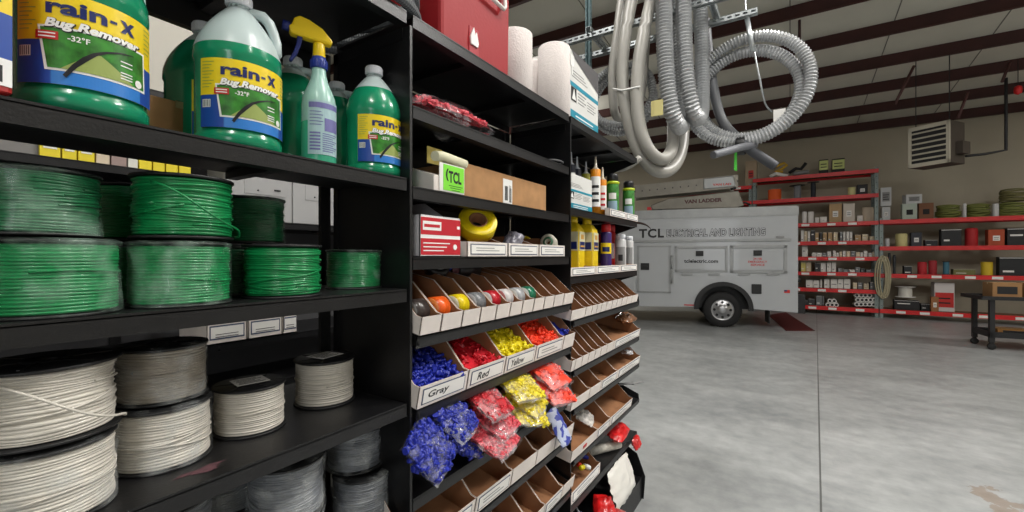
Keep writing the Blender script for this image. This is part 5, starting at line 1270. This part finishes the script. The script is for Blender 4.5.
# ladder rack on the roof
zr = zt + .01
b = MB()
s_a, _ = tp(630, 200); s_b, z_b = tp(741, 180)
M_AL = mat('ladder_aluminium', (122, 118, 108), .42, .35, .1, 8)
zl0 = EYE + (256 - 203) * 9.3 / FPX; 
lad = thing('boom_ladder', TP + Vector((0, 0, 0)), 'aluminium boom ladder arm with drilled side plates lying on top of the white truck', 'ladder', rz=math.atan2(TE.y, TE.x))
def tq(x, y): s, z = tp(x, y); return (s, z)
p4 = [tq(634, 183), tq(741, 171.5), tq(741, 185), tq(634, 196)]
b = MB(); b.prism(p4, .35, .38, 'y'); b.prism(p4, .85, .88, 'y')
for i in range(14):
    f = i / 13; x = p4[0][0] * (1 - f) + p4[1][0] * f * .98; zc1 = (p4[0][1] * (1 - f) + p4[1][1] * f + p4[3][1] * (1 - f) + p4[2][1] * f) / 2
    b.cyl((x, .345, zc1), (x, .352, zc1), .016, 8, 1); 
    if i % 2: b.cyl((x, .36, zc1), (x, .87, zc1), .018, 8)
b.build('ladder_rail', [M_AL, M_INK], lad)
b = MB(); b.prism([tq(705, 176), tq(736, 172.5), tq(739, 184), tq(705, 187)], .33, .40, 'y'); b.build('end_housing', M_TG, lad, bevel=.02)
b = MB(); b.prism([tq(650, 204), tq(668, 197), tq(741, 188.5), tq(747, 204), tq(740, 206.5), tq(652, 208.5)], .28, .50, 'y'); b.build('boom_arm', M_AL, lad, bevel=.02)
b = MB(); a, z = tq(685, 200.3); c, z2 = tq(724, 198)
put_text(b, 'VAN LADDER', c - a, .085, lambda p, q: ((a + c)/2 + p, .276, z + (z2 - z) * (p / (c - a) + .5) + q), 0, .05); b.build('lettering', mat('letter_maroon', (70, 22, 22), .5), lad, fix=False)
a, z = tq(722, 182); c, z2 = tq(737, 180)
b = MB(); put_text(b, 'VAN LAD', (c - a) * 1.3, .05, lambda p, q: ((a + c)/2 + p - .1, .326, z + q), 0, .04); b.build('lettering', M_LR, lad, fix=False)
b = MB(); 
for x in (660, 735): s, z = tp(x, 205); b.box((s - .05, .3, zt), (s + .05, 1.0, z + .02))
b.build('rack_foot', M_TB, lad)
b = MB(); s, z = tp(742, 202); b.tube([(s, .32, z), (s + .12, .30, z + .02), (s + .2, .30, z - .03)], .02, 8); s, z = tp(733, 187); b.tube([(s, .32, z), (s + .10, .30, z + .02)], .025, 8); b.build('clamp', M_TB, lad)
# maroon mat/ramp strip on the floor under the truck rear
q = [px(768, 315, H=0), px(786, 312.5, H=0), px(815, 331, H=0), px(786, 331, H=0)]
b = MB(); vs = [(p.x, p.y, z) for z in (.002, .008) for p in q]; b.add(vs, [(0,1,2,3),(4,5,6,7),(0,1,5,4),(1,2,6,5),(2,3,7,6),(3,0,4,7)])
o = b.build('floor_mat', mat('maroon_mat', (84, 24, 24), .6)); tag(o, 'dark red floor strip behind the truck wheel', 'mat')

# ------------------------------------------------------------------ red racks at the back wall
RY = 13.7; RD = .6
M_POST = mat('grey_rack_post', (126, 138, 136), .5, .2)
M_DECK = mat('dark_wood_deck', (110, 84, 60), .8, var=.2, vscale=5)
def rack(X0, X1, levels, label, tags=(), posts=(0, 1), top=None, slim=.085):
    t = thing('storage_rack', (X0, RY, 0), label, 'rack', 'red storage racks')
    W = X1 - X0; top = top or max(levels)
    for s in posts:
        for yy in (0, RD - .05):
            b = MB(); x = 0 if s == 0 else W - .07
            b.box((x, yy, 0), (x + .07, yy + .05, top + .06)); z = .15
            while z < top:
                b.cyl((x + .035, yy - .002, z), (x + .035, yy + .004, z), .010, 6, 1); z += .15
            b.build('post', [M_POST, M_INK], t)
    for li, z in enumerate(levels):
        b = MB(); b.box((.0, -.025, z - slim), (W, .0, z + .012)); b.box((.0, -.035, z - slim), (W, -.02, z - slim + .02)); o = b.build('beam', M_RED, t)
        if li in tags:
            x = .3 + .2 * ((li * 7) % 3)
            while x < W - .3:
                c = MB(); c.box((x, -.038, z - slim * .85), (x + .17, -.0355, z - slim * .15)); c.build('shelf_ticket', M_PAPER, o); x += .42 + .13 * ((li + int(x * 10)) % 3)
        b = MB(); b.box((.0, RD, z - slim), (W, RD + .02, z)); b.build('rear_beam', M_RED, t)
        b = MB(); b.box((.02, .002, z - .03), (W - .02, RD, z)); b.build('shelf_board', M_DECK, t)
    return t
def hpx(x, y): return px(x, y, Y=RY).z
xs = px(879, 256, Y=RY).x; xL = px(757, 256, Y=RY).x
lv = [hpx(860, 309.5), hpx(860, 288), hpx(860, 271.5), hpx(860, 256), hpx(860, 241.5), hpx(860, 223.5), hpx(860, 194.5), hpx(860, 170.5)]
lv = [.20, .66, 1.08, 1.47, 1.87, 2.35, 3.02, 3.62]
rack(xL - .1, xs - .01, lv, 'red and grey rack behind the truck, with small parts on eight levels', tags=(0, 1, 2, 3, 4, 5), posts=(0, 1))
lv2 = [.20, 1.06, 1.72, 2.36]
rack(xs + .01, xs + 4.6, lv2, 'long red rack at the back right, holding cable coils and cartons', tags=(0, 1), posts=(0, 1))
rack(xL - 3.0, xL - .13, [3.02, 3.45], 'red rack mostly hidden behind the truck roof, left of the orange spool', tags=(0, 1), posts=(1,))
used = {}
WORDS = {}
def lvl(x0, x1, yt, level, name, label, cat, col, kind='box', group=None, yoff=.14, depth=.2, gap=.96, **kw):
    """an item standing on rack level (height), spanning pixels x0..x1 with its top at yt"""
    Y = RY + yoff
    a = px(x0, 256, Y=Y).x; c = px(x1, 256, Y=Y).x
    xm = (x0 + x1) / 2; h = px(xm, yt, Y=Y).z - level
    if h < .02: h = .03
    w = (c - a) * gap
    base = ((a + c)/2, Y + (depth/2 if kind in ('box', 'carton') else w/2), level + .001)
    m = mat('c_%d_%d_%d' % col, col, .65)
    if kind == 'box':
        b = MB(); b.box((-w/2, -depth/2, 0), (w/2, depth/2, h), 0); f_ = rnd.uniform(.1, .6); b.box((-w*.38, -depth/2 - .002, h*f_), (w*rnd.uniform(-.1, .4), -depth/2, h*(f_ + .1)), 1); b.box((-w*.5, -depth/2 - .001, h*.93), (w*.5, -depth/2, h*.96), 1)
        o = b.build(name, [m, M_PAPER if sum(col) < 560 else M_GREY]); o.location = base; tag(o, label, cat, group); return o
    if kind == 'carton':
        t = thing(name, base, label, cat, group)
        b = MB(); b.box((-w/2, -depth/2, 0), (w/2, depth/2, h)); b.build('box_body', m, t, bevel=.004)
        b = MB(); b.box((-w*.22, -depth/2 - .003, h*.3), (w*.22, -depth/2, h*.62), 0)
        for q in range(2): b.box((-w*.16, -depth/2 - .004, h*(.38+.1*q)), (w*.14, -depth/2 - .003, h*(.41+.1*q)), 1)
        b.build('printed_label', [kw.get('lm', M_PAPER), M_INK], t); return t
    if kind == 'cyl':
        b = MB(); b.lathe([(w*.48, 0), (w*.5, h*.05), (w*.5, h*.9), (w*.44, h), (0, h)], 20, caps=False); b.lathe([(0, .0), (w*.48, 0)], 20, caps=False); o = b.build(name, m); o.location = base; tag(o, label, cat, group); return o
    if kind == 'spool':
        t = thing(name, base, label, cat, group)
        fm = kw.get('fm', M_GREY); cr = kw.get('cr', .36)
        for z in (0, h - .012):
            b = MB(); b.lathe([(.02, z), (w/2, z), (w/2, z + .012), (.02, z + .012)], 28, caps=False); b.build('flange', fm, t)
        b = MB(); b.lathe([(w*cr, .012), (w*cr, h - .012)], 28, caps=False); b.lathe([(w*cr + .003, .012 + (h-.024)*i/12 + (.004 if i % 2 else 0)) for i in range(12)], 28, caps=False); b.build('winding', m, t); return t
    if kind == 'coil':
        t = thing(name, base, label, cat, group); r_ = random.Random(int(x0))
        n = 7
        for k in range(n):
            b = MB(); R = w * .62 - .02 - r_.uniform(0, .03); pts = [((R + .01*math.sin(2*q/40*2*PI + k)) * math.cos(q/40*2*PI), (R + .01*math.sin(3*q/40*2*PI+k)) * math.sin(q/40*2*PI), .022 + (h - .045) * k/(n-1) + .008*math.sin(q/40*2*PI*2 + k*2)) for q in range(40)]
            b.tube(pts, .017, 8, True); b.build('cable_turn', m, t)
        return t
# top level of the left rack
lvl(819, 828.5, 159.5, 3.63, 'green_topped_box', 'black box with pale green printed front on the top rack level, left one', 'box', (34, 36, 34), 'carton', 'green printed boxes', lm=mat('pale_green_print', (196, 206, 128), .6), depth=.25)
lvl(832, 845, 158.5, 3.63, 'green_topped_box', 'black box with pale green printed front on the top rack level, right one', 'box', (34, 36, 34), 'carton', 'green printed boxes', lm=mat('pale_green_print', (196, 206, 128), .6), depth=.25)
for o in [o for o in bpy.data.objects if o.name.startswith('green_topped_box')]:
    for c in o.children:
        if c.name.startswith('printed_label'): c.scale = (2.2, 1, 2.0); c.location.z -= .12
lvl(745, 757, 161, 3.47, 'cream_carton', 'cream carton with red print at the left end above the truck ladder', 'carton', (170, 150, 125), 'carton', lm=M_LR, depth=.3)
def pipes(name, pts, r, m, label, cat, n=8):
    b = MB(); b.tube(pts, r, n); o = b.build(name, m); tag(o, label, cat); return o
pipes('yellow_strap', [px(x, y, Y=RY+.12) for x, y in [(772, 169), (777, 166), (784, 163), (787, 165), (782, 169), (775, 171), (783, 172)]], .035, mat('strap_yellow', (200, 160, 40), .6), 'yellow webbing strap heaped on the top rack level', 'strap')
pipes('white_sling', [px(x, y, Y=RY+.1) for x, y in [(770, 177), (776, 173.5), (782, 175), (788, 176)]], .05, M_PAPER, 'white crumpled sling under the yellow strap on the top rack level', 'sling')
pipes('pipe_clamp', [px(x, y, Y=RY+.12) for x, y in [(789, 173), (796, 168.5), (801, 169), (806, 163)]], .04, M_INK, 'dark clamp tool sticking up from the top rack level', 'tool')
pipes('grey_fitting', [px(x, y, Y=RY+.2) for x, y in [(793, 174), (800, 173), (809, 171.5)]], .055, M_GREY, 'grey fitting lying right of the clamp tool on the top rack level', 'fitting')
# second level
lvl(767, 782, 188.5, 3.03, 'cable_spool', 'orange cable spool on the second rack level', 'spool', (228, 92, 26), 'spool', fm=M_GREY, cr=.46, yoff=.05)
lvl(789, 806, 184.5, 3.03, 'cable_spool', 'grey cable spool with dark flanges, right of the orange one', 'spool', (120, 122, 126), 'spool', fm=M_INK, cr=.22, yoff=.05)
lvl(807, 820, 181.5, 3.03, 'cable_spool', 'black cable spool on the second rack level, right of the grey one', 'spool', (30, 34, 44), 'spool', fm=M_INK, cr=.2, yoff=.05)
lvl(848, 856, 187, 3.03, 'parts_bag', 'pale yellow bag at the right of the second rack level', 'bag', (215, 210, 150), 'cyl')
lvl(857, 868, 184.5, 3.03, 'dark_case_or_filler', 'dark case beside the pale yellow bag on the second rack level', 'case', (40, 40, 42), 'carton')
# third level (2.35)
z = 2.36
for i, (a, c, yt, col, nm, lab) in enumerate([
    (802, 807, 211.5, (222, 218, 214), 'white_tub', 'white tub on the third rack level, left one of the two beside the truck'),
    (808, 814, 211.5, (222, 218, 214), 'white_tub', 'white tub on the third rack level, right one of the two beside the truck'),
    (815, 819, 217.5, (220, 215, 210), 'small_box', 'low white box just right of the two tubs'),
    (820, 827, 216.8, (224, 220, 214), 'small_box', 'low white box just left of the tall cardboard carton'),
    (829, 842, 204, (178, 148, 108), 'cardboard_carton', 'tall cardboard carton on the third rack level'),
    (843, 855, 203.5, (206, 196, 184), 'white_carton', 'tall white and brown carton with black top on the third rack level'),
    (857, 863, 215.5, (216, 208, 200), 'small_box', 'small whitish box right of the tall cartons'),
    (862, 875, 207, (196, 180, 160), 'parts_bag', 'beige plastic bag of parts at the right end of the third rack level')]):
    lvl(a, c, yt, z, nm, lab, nm.split('_')[-1], col, 'cyl' if nm in ('white_tub', 'parts_bag') else 'carton')
def fill_level(x0, x1, ybase, level, hmin, hmax, wmin, wmax, where, cols, seed, nm='small_box', cat='box', kinds=('box',)):
    r_ = random.Random(seed); x = x0; k = 0
    while x < x1 - 1.2:
        w = r_.uniform(wmin, wmax); w = min(w, x1 - x)
        h = r_.uniform(hmin, hmax); c = r_.choice(cols)
        cn = {(222,220,214): 'white', (206,190,160): 'cream', (176,146,106): 'brown', (60,60,62): 'black', (120,124,126): 'grey', (214,202,120): 'yellowish'}[c]
        side = 'leftmost' if k == 0 else ORD[k] + ' from left'
        lvl(x, x + w, ybase - h, level, nm, '%s %s, %s on %s' % (cn, 'parts box', side, where), cat, c, kinds[k % len(kinds)], 'parts boxes on ' + where)
        x += w + r_.uniform(.3, 1.3); k += 1
Wh, Cr, Br, Bk, Gr, Ye = (222,220,214), (206,190,160), (176,146,106), (60,60,62), (120,124,126), (214,202,120)
fill_level(801, 810, 240, 1.88, 7.5, 10.5, 2.6, 3.6, 'the fourth rack level beside the truck', [Wh, Wh, Cr], 1)
fill_level(811, 822, 240, 1.88, 7, 10, 3, 4, 'the fourth rack level among the dark coils', [Bk, Gr, Br], 2)
fill_level(823, 838, 240, 1.88, 6, 9, 3.5, 5, 'the fourth rack level in its brown stretch', [Br, Cr, Br, Wh], 3)
fill_level(840, 854, 240, 1.88, 8, 10, 2.2, 3, 'the fourth rack level in its white stretch', [Wh, Wh, Wh, Gr], 4)
fill_level(855, 876, 240, 1.88, 3, 6, 4, 7, 'the fourth rack level at its right end', [Cr, Wh, Br], 5)
fill_level(802, 808, 256, 1.48, 10, 10.5, 5, 6, 'the fifth rack level at its left end', [Wh], 6)
fill_level(812, 832, 256, 1.48, 3, 6, 3, 6, 'the fifth rack level in its left half', [Wh, Gr, Wh], 7)
fill_level(833, 876, 256, 1.48, 3, 5.5, 2.4, 4.5, 'the fifth rack level in its right half', [Wh, Wh, Gr, Cr], 8)
fill_level(801, 812, 272, 1.09, 9, 10.5, 4, 5.5, 'the sixth rack level beside the truck', [Ye, Cr, Wh], 9)
fill_level(815, 836, 272, 1.09, 8.5, 10, 4.5, 6, 'the sixth rack level in its middle', [Wh, Wh, Bk], 10)
fill_level(838, 876, 272, 1.09, 2, 5, 3, 6, 'the sixth rack level at its right', [Gr, Bk, Wh, Gr], 11)
fill_level(806, 822, 287, .67, 6, 7.5, 6, 8, 'the seventh rack level at its left', [Wh, Wh], 12)
fill_level(824, 852, 287, .67, 6, 8.5, 5, 7, 'the seventh rack level in its middle', [Wh, Gr, Wh], 13)
fill_level(853, 876, 287, .67, 2.5, 5, 4, 6, 'the seventh rack level at its right', [Wh, Gr, Cr], 14)
fill_level(801, 824, 307, .21, 7, 12, 4, 7, 'the shadowed bottom rack level beside the truck', [Bk, Gr, Bk], 15)
# pipe ends stacked on the bottom level
k = 0
for r0, (xa, xb, yy) in enumerate([(828, 838, 305), (830, 836, 301), (857, 877, 304.5), (858, 877, 300), (857, 870, 295.5)]):
    x = xa
    while x <= xb:
        c = px(x, yy, Y=RY + .03); t = thing('pipe_offcut', c, 'white-rimmed pipe end, %s, %s' % (['left bundle, bottom layer', 'left bundle, upper layer', 'right bundle, bottom layer', 'right bundle, middle layer', 'right bundle, top layer'][r0], ORD[int((x - xa) / 4.2)] + ' from left'), 'pipe', 'pipe ends on the bottom rack level', rot=(-PI/2, 0, 0))
        b = MB(); b.lathe([(.032, .005), (.045, 0), (.050, .004), (.050, .4), (.032, .4), (.032, .005)], 16, caps=False); b.build('pipe_body', M_PAPER, t)
        b = MB(); b.lathe([(0, .03), (.033, .03)], 16, caps=False); b.build('pipe_plug', M_INK, t)
        x += 4.2
# white carton column and boxes at the left end of the right rack
z2 = 2.37
lvl(882, 890.5, 207, z2, 'white_carton', 'white carton at the left end of the right rack, lower of two', 'carton', (200, 202, 204), 'carton', yoff=.1)
b0 = px(886, 206, Y=RY + .1)
carton('white_carton', (b0.x, RY + .2, b0.z), (.2, .2, px(886, 187.5, Y=RY+.1).z - b0.z), mat('c_200_202_204', (200, 202, 204), .65), 'white carton stacked on top at the left end of the right rack', 'carton', None, M_GREY, face='-y')
lvl(902, 917.5, 203.5, z2, 'wire_box', 'pale green-white pull box with round hole on the right rack', 'wire box', (188, 200, 188), 'carton', lm=M_INK)
lvl(918.5, 934, 203, z2, 'wire_box', 'brown pull box with round hole on the right rack', 'wire box', (128, 84, 56), 'carton', lm=M_INK)
b0 = px(913, 203, Y=RY + .14)
carton('white_carton', (b0.x, RY + .24, px(913, 203.5, Y=RY+.14).z), (.30, .2, .22), MATS['c_200_202_204'], 'white carton resting on top of the two pull boxes', 'carton', None, M_GREY, face='-y', rz=.2)
for i, (a, c, yt) in enumerate([(939, 962, 204.5), (969, 992, 203.5), (1002, 1030, 202)]):
    lvl(a, c, yt, z2, 'cable_coil', 'coil of olive green cable on the top of the right rack, %s from the left' % ORD[i], 'cable coil', (118, 124, 62), 'coil', 'olive cable coils')
lvl(1004, 1032, 188, z2 + .33, 'cable_coil', 'coil of olive brown cable lying on the rightmost coil', 'cable coil', (112, 108, 66), 'coil', None)
for i, (a, c) in enumerate([(963, 967), (993, 1000)]): lvl(a, c, 203.5, z2, 'white_roll', 'white roll between two olive cable coils, %s' % ['left one', 'right one'][i], 'roll', (200, 200, 200), 'cyl')
z3 = 1.73
lvl(885, 890, 238.5, z3, 'small_bottle', 'small white bottle at the left end of the second level of the right rack', 'bottle', (200, 200, 200), 'cyl')
lvl(896, 909, 233.5, z3, 'cream_tub', 'cream coloured tub on the second level of the right rack', 'tub', (210, 200, 140), 'cyl')
lvl(911, 922, 232.5, z3, 'dark_bucket', 'dark bucket with pale label on the second level of the right rack', 'bucket', (50, 52, 60), 'carton')
lvl(966, 980, 228, z3, 'red_jerrycan', 'red can in shadow on the second level of the right rack', 'can', (170, 26, 30), 'cyl')
lvl(988, 1005, 229.5, z3, 'orange_case', 'orange brown case on the second level of the right rack', 'case', (170, 70, 34), 'carton')
lvl(925, 938, 240, z3, 'dark_case_or_filler', 'low dark case right of the dark bucket', 'case', (40, 42, 46), 'box')
lvl(941, 962, 229, z3, 'dark_case_or_filler', 'dark box added to darken the gap left of the red can on the right rack', 'case', (34, 36, 38), 'box')  # dark block added to make this stretch of the rack near black
lvl(1007, 1030, 228, z3, 'dark_case_or_filler', 'dark box added to darken the gap right of the orange case at the right edge', 'case', (30, 30, 32), 'box')  # another added block, deepening the gap at the right edge
z4 = 1.07
lvl(999, 1028, 257, z4, 'dark_case_or_filler', 'large dark box added to darken the rack right of the yellow spool', 'case', (30, 32, 34), 'box')  # added block that darkens the end of this level
lvl(888, 891, 253, z4, 'caulk_gun', 'dark upright tool on the third level of the right rack, left one', 'tool', (50, 54, 58), 'cyl')
lvl(893, 896, 255, z4, 'caulk_gun', 'dark upright tool on the third level of the right rack, right one', 'tool', (50, 54, 58), 'cyl')
lvl(918, 928, 262, z4, 'red_helmet', 'round red tub on the third level of the right rack, left one', 'tub', (176, 30, 40), 'cyl')
lvl(929, 938, 260.5, z4, 'red_helmet', 'round red tub on the third level of the right rack, right one', 'tub', (156, 36, 44), 'cyl')
for o in [o for o in bpy.data.objects if o.name.startswith('red_helmet')]: o.name = 'red_tub'
lvl(943, 951, 261.5, z4, 'blue_spool', 'blue-grey spool on the third level of the right rack', 'spool', (60, 110, 130), 'spool', fm=M_INK, cr=.4)
lvl(953, 976, 269.5, z4, 'flat_case', 'flat olive case on the third level of the right rack', 'case', (110, 108, 60), 'box')
lvl(982, 995, 262, z4, 'yellow_spool', 'yellow wire spool on the third level of the right rack', 'spool', (206, 176, 40), 'spool', fm=mat('strap_yellow', (200, 160, 40), .6), cr=.47)
lvl(904, 912, 266, z4, 'dark_case_or_filler', 'small dark case left of the red tubs', 'case', (40, 42, 46), 'box')
z5_ = .21
lvl(896, 918, 287, .50, 'white_spool', 'white cable spool in the bottom of the right rack', 'spool', (215, 212, 204), 'spool', fm=M_PAPER, cr=.33)
lvl(894, 920, 300.5, z5_, 'black_case', 'black case carrying the white spool on the bottom level', 'case', (34, 34, 36), 'box')
lvl(921, 932, 304, z5_, 'black_case', 'low black case between the white spool and the red-white carton', 'case', (34, 34, 36), 'box')
lvl(934, 955, 283, z5_, 'red_white_carton', 'large white carton with red print in the bottom of the right rack', 'carton', (206, 200, 198), 'carton', lm=M_LR, depth=.3)
o = bpy.data.objects['red_white_carton']; 
for c in o.children:
    if c.name.startswith('printed_label'): c.scale = (2.1, 1, 1.6); c.location.z = -.22
lvl(931, 939, 297, z5_, 'brown_carton', 'small brown carton in front of the red-white carton', 'carton', (150, 100, 60), 'carton', yoff=.0, depth=.12)
# rope coil hanging on the rack post
t = thing('rope_coil', px(882.5, 275, Y=RY - .06), 'pale rope coil hanging from the grey post between the two red racks', 'rope')
b = MB()
for k in range(7):
    pts = []
    for q in range(36):
        a = 2*PI*q/36; pts.append((.015 * (k - 3) + (.10 + .01 * (k % 3)) * math.cos(a), -.03 + .012 * (k % 3), (.46 + .02 * (k % 4)) * math.sin(a) - .05))
    b.tube(pts, .012, 6, True)
b.build('rope_turns', mat('pale_rope', (176, 168, 140), .85), t)
# ------------------------------------------------------------------ cart on casters at the right
M_CT = mat('cart_black', (30, 30, 32), .5)
cp = px(990, 350, H=0)
t = thing('utility_cart', (cp.x, cp.y, 0), 'black utility cart on casters at the right edge, loaded with cardboard boxes', 'cart', rz=.12)
b = MB(); b.box((-.12, -.05, .80), (1.3, .62, .83)); b.box((-.12, -.05, .83), (1.3, -.03, .86)); b.box((-.12, .6, .83), (1.3, .62, .86)); b.box((-.12, -.05, .83), (-.10, .62, .86)); b.build('top_tray', M_CT, t)
b = MB(); b.box((0, 0, .20), (1.2, .58, .23)); b.box((0, 0, .23), (1.2, .02, .29)); b.box((0, .56, .23), (1.2, .58, .29)); b.box((0, 0, .23), (.02, .58, .29)); b.build('lower_tray', M_CT, t)
for x in (.0, 1.14):
    for y in (.0, .52):
        b = MB(); b.box((x, y, .12), (x + .06, y + .06, .80)); b.build('leg', M_CT, t)
        b = MB(); b.box((x + .01, y + .01, .09), (x + .05, y + .05, .12)); b.lathe([(.02, -.018), (.05, -.018), (.055, 0), (.05, .018), (.02, .018)], 20, M=Matrix.Translation((x + .03, y + .03, .055)) @ Matrix.Rotation(PI/2, 4, 'X')); b.build('caster', M_RUB, t)
Rc = Matrix.Rotation(.12, 4, 'Z')
def on_cart(x, y, z, size, col, label, lm=None):
    p = Rc @ Vector((x, y, z)) + Vector((cp.x, cp.y, 0))
    return carton('cardboard_carton', p, size, mat('c_%d_%d_%d' % col, col, .8), label, 'carton', None, lm or M_INK, rz=.12, face='-y')
on_cart(.24, .25, .832, (.34, .3, .24), (150, 112, 72), 'cardboard carton with dark stamp on top of the cart')
on_cart(.64, .25, .832, (.34, .3, .24), (150, 108, 66), 'cardboard carton with yellow label at the very right on the cart', M_YB)
on_cart(.34, .28, .232, (.38, .26, .10), (142, 100, 52), 'flat brown carton on the lower tray of the cart, left one')
on_cart(.74, .28, .232, (.34, .26, .16), (160, 110, 56), 'brown carton on the lower tray of the cart, right one')
# ------------------------------------------------------------------ unit heater
hp = px(929, 145, Z=8.1)
t = thing('unit_heater', hp, 'hanging unit heater with beige louvred front high at the back right', 'heater', rz=-.64)
hw, hh, hd_ = .31, .385, .46
M_HB = mat('heater_beige', (182, 176, 160), .5); M_HD2 = mat('heater_dark', (66, 58, 50), .6)
b = MB(); b.box((-hw, .0, -hh), (hw, hd_, hh)); b.build('housing', M_HD2, t, bevel=.01)
b = MB(); b.box((-hw, -.03, hh - .07), (hw, 0, hh)); b.box((-hw, -.03, -hh), (hw, 0, -hh + .07)); b.box((-hw, -.03, -hh), (-hw + .05, 0, hh)); b.box((hw - .05, -.03, -hh), (hw, 0, hh)); b.build('front_frame', M_HB, t)
b = MB(); b.box((-hw + .05, -.012, -hh + .07), (hw - .05, -.002, hh - .07)); b.build('louvre_recess', M_INK, t)
for i in range(7):
    b = MB(); z = -hh + .13 + i * .10; b.add([(-hw + .05, -.028, z), (hw - .05, -.028, z), (hw - .05, -.013, z + .03), (-hw + .05, -.013, z + .03), (-hw + .05, -.028, z - .006), (hw - .05, -.028, z - .006), (hw - .05, -.012, z + .022), (-hw + .05, -.012, z + .022)], [(0,1,2,3),(4,5,6,7),(0,1,5,4),(1,2,6,5),(2,3,7,6),(3,0,4,7)]); b.build('louvre', M_HB, t)
b = MB(); b.box((hw, .16, -.22), (hw + .10, hd_ - .06, .0)); b.build('gas_valve_box', M_HD2, t)
for x in (-.25, .25):
    b = MB(); b.cyl((x, .1, hh), (x, .1, 1.8), .008, 6); b.build('hanger_rod', M_INK, t)
pipes('gas_pipe', [px(966, 156, Z=8.05), px(985, 154, Z=8.05), px(1006, 150, Z=8.0), px(1006, 120, Z=8.0), px(1006, 78, Z=8.0)], .025, M_INK, 'thin black gas pipe running from the heater to the right and up', 'pipe')
for i, (p0, p1, lab) in enumerate([((799.5, 45), (799.5, -12), 'thin dark pipe dropping from the roof right of the large conduit coil'), ((895, 104), (914, 66), 'slanting dark brace under the roof, left of the heater'), ((1002, 82), (1010, 62), 'short slanting brace under the roof at the right edge'), ((958, 118), (968, 92), 'slanting brace above the heater')]):
    pipes('roof_brace', [px(p0[0], p0[1], Z=7.5), px(p1[0], p1[1], Z=7.5)], .022, M_MAR, lab, 'brace')
pipes('conduit_run', [Vector((-1.2, 3.6, ceil_z(3.6) - .27)), Vector((-1.2, 9.6, ceil_z(9.6) - .27))], .014, M_INK, 'thin dark conduit running under the roof purlins at the upper left', 'conduit')
o = MB().lathe([(0, -.09), (.05, -.06), (.06, .0), (.05, .06), (0, .09)], 12).build('red_cover', M_RED); o.location = px(1018, 90, Z=7.9); tag(o, 'small red cover hanging under the roof at the right edge', 'cover')
pipes('cover_cord', [px(1018, 88, Z=7.9), px(1018, 60, Z=7.9)], .006, M_INK, 'thin cord holding the small red cover at the right edge', 'cord', 6)
# ------------------------------------------------------------------ lights
def area(name, loc, size, power, col=(1, .975, .94), target=None, rot=None):
    l = bpy.data.lights.new(name, 'AREA'); l.shape = 'RECTANGLE'; l.size, l.size_y = size; l.energy = power; l.color = col
    o = bpy.data.objects.new(name, l); COL.objects.link(o); o.location = loc
    if rot: o.rotation_euler = rot
    if target is not None: o.rotation_euler = (Vector(target) - Vector(loc)).to_track_quat('-Z', 'Y').to_euler()
    return o
M_LAMP = bpy.data.materials.new('lamp_diffuser'); M_LAMP.use_nodes = True
_b = M_LAMP.node_tree.nodes['Principled BSDF']; _b.inputs['Emission Color'].default_value = (1, .96, .9, 1); _b.inputs['Emission Strength'].default_value = 3.0
for i, (x, y, pw) in enumerate([(1.5, 1.6, 102), (2.3, 4.1, 210), (1.8, -2.6, 95), (5.6, 1.0, 80), (6.4, 9.0, 130), (-1.72, 0.9, 130), (-5.6, 10.2, 115)]):  # last two are unseen fill, added to brighten the rear aisle and back wall
    z = ceil_z(y) - .75
    area('high_bay_or_fill_light', (x, y, z - .09), (1.2, .5), pw)
    area('ceiling_fill_light', (x, y, z), (1.2, .5), pw * .5, rot=(PI, 0, 0))  # upward fill added to brighten the ceiling panels
# added cool fill from behind the viewer; no door is built there
area('rear_fill_light', (4.5, RY0 + .1, 2.0), (3.4, 3.2), 150, (.92, .96, 1.0), target=(2.0, 4, 1.2))
w = bpy.data.worlds.new('World'); sc.world = w; w.use_nodes = True
w.node_tree.nodes['Background'].inputs[0].default_value = (.8, .85, .9, 1); w.node_tree.nodes['Background'].inputs[1].default_value = .05
# ------------------------------------------------------------------ camera
cam = bpy.data.cameras.new('Camera'); co = bpy.data.objects.new('Camera', cam); COL.objects.link(co)
cam.sensor_width = 36; cam.sensor_fit = 'HORIZONTAL'; cam.lens = FPX / 1024 * 36; cam.clip_start = .02; cam.clip_end = 100
co.location = (0, 0, EYE); co.rotation_euler = (PI/2, 0, ANG)
sc.camera = co
vs = sc.view_settings; sc.display_settings.display_device = 'sRGB'
vs.view_transform = 'Standard'; vs.look = 'None'; vs.gamma = 1.0; vs.use_curve_mapping = False; vs.exposure = 0.0
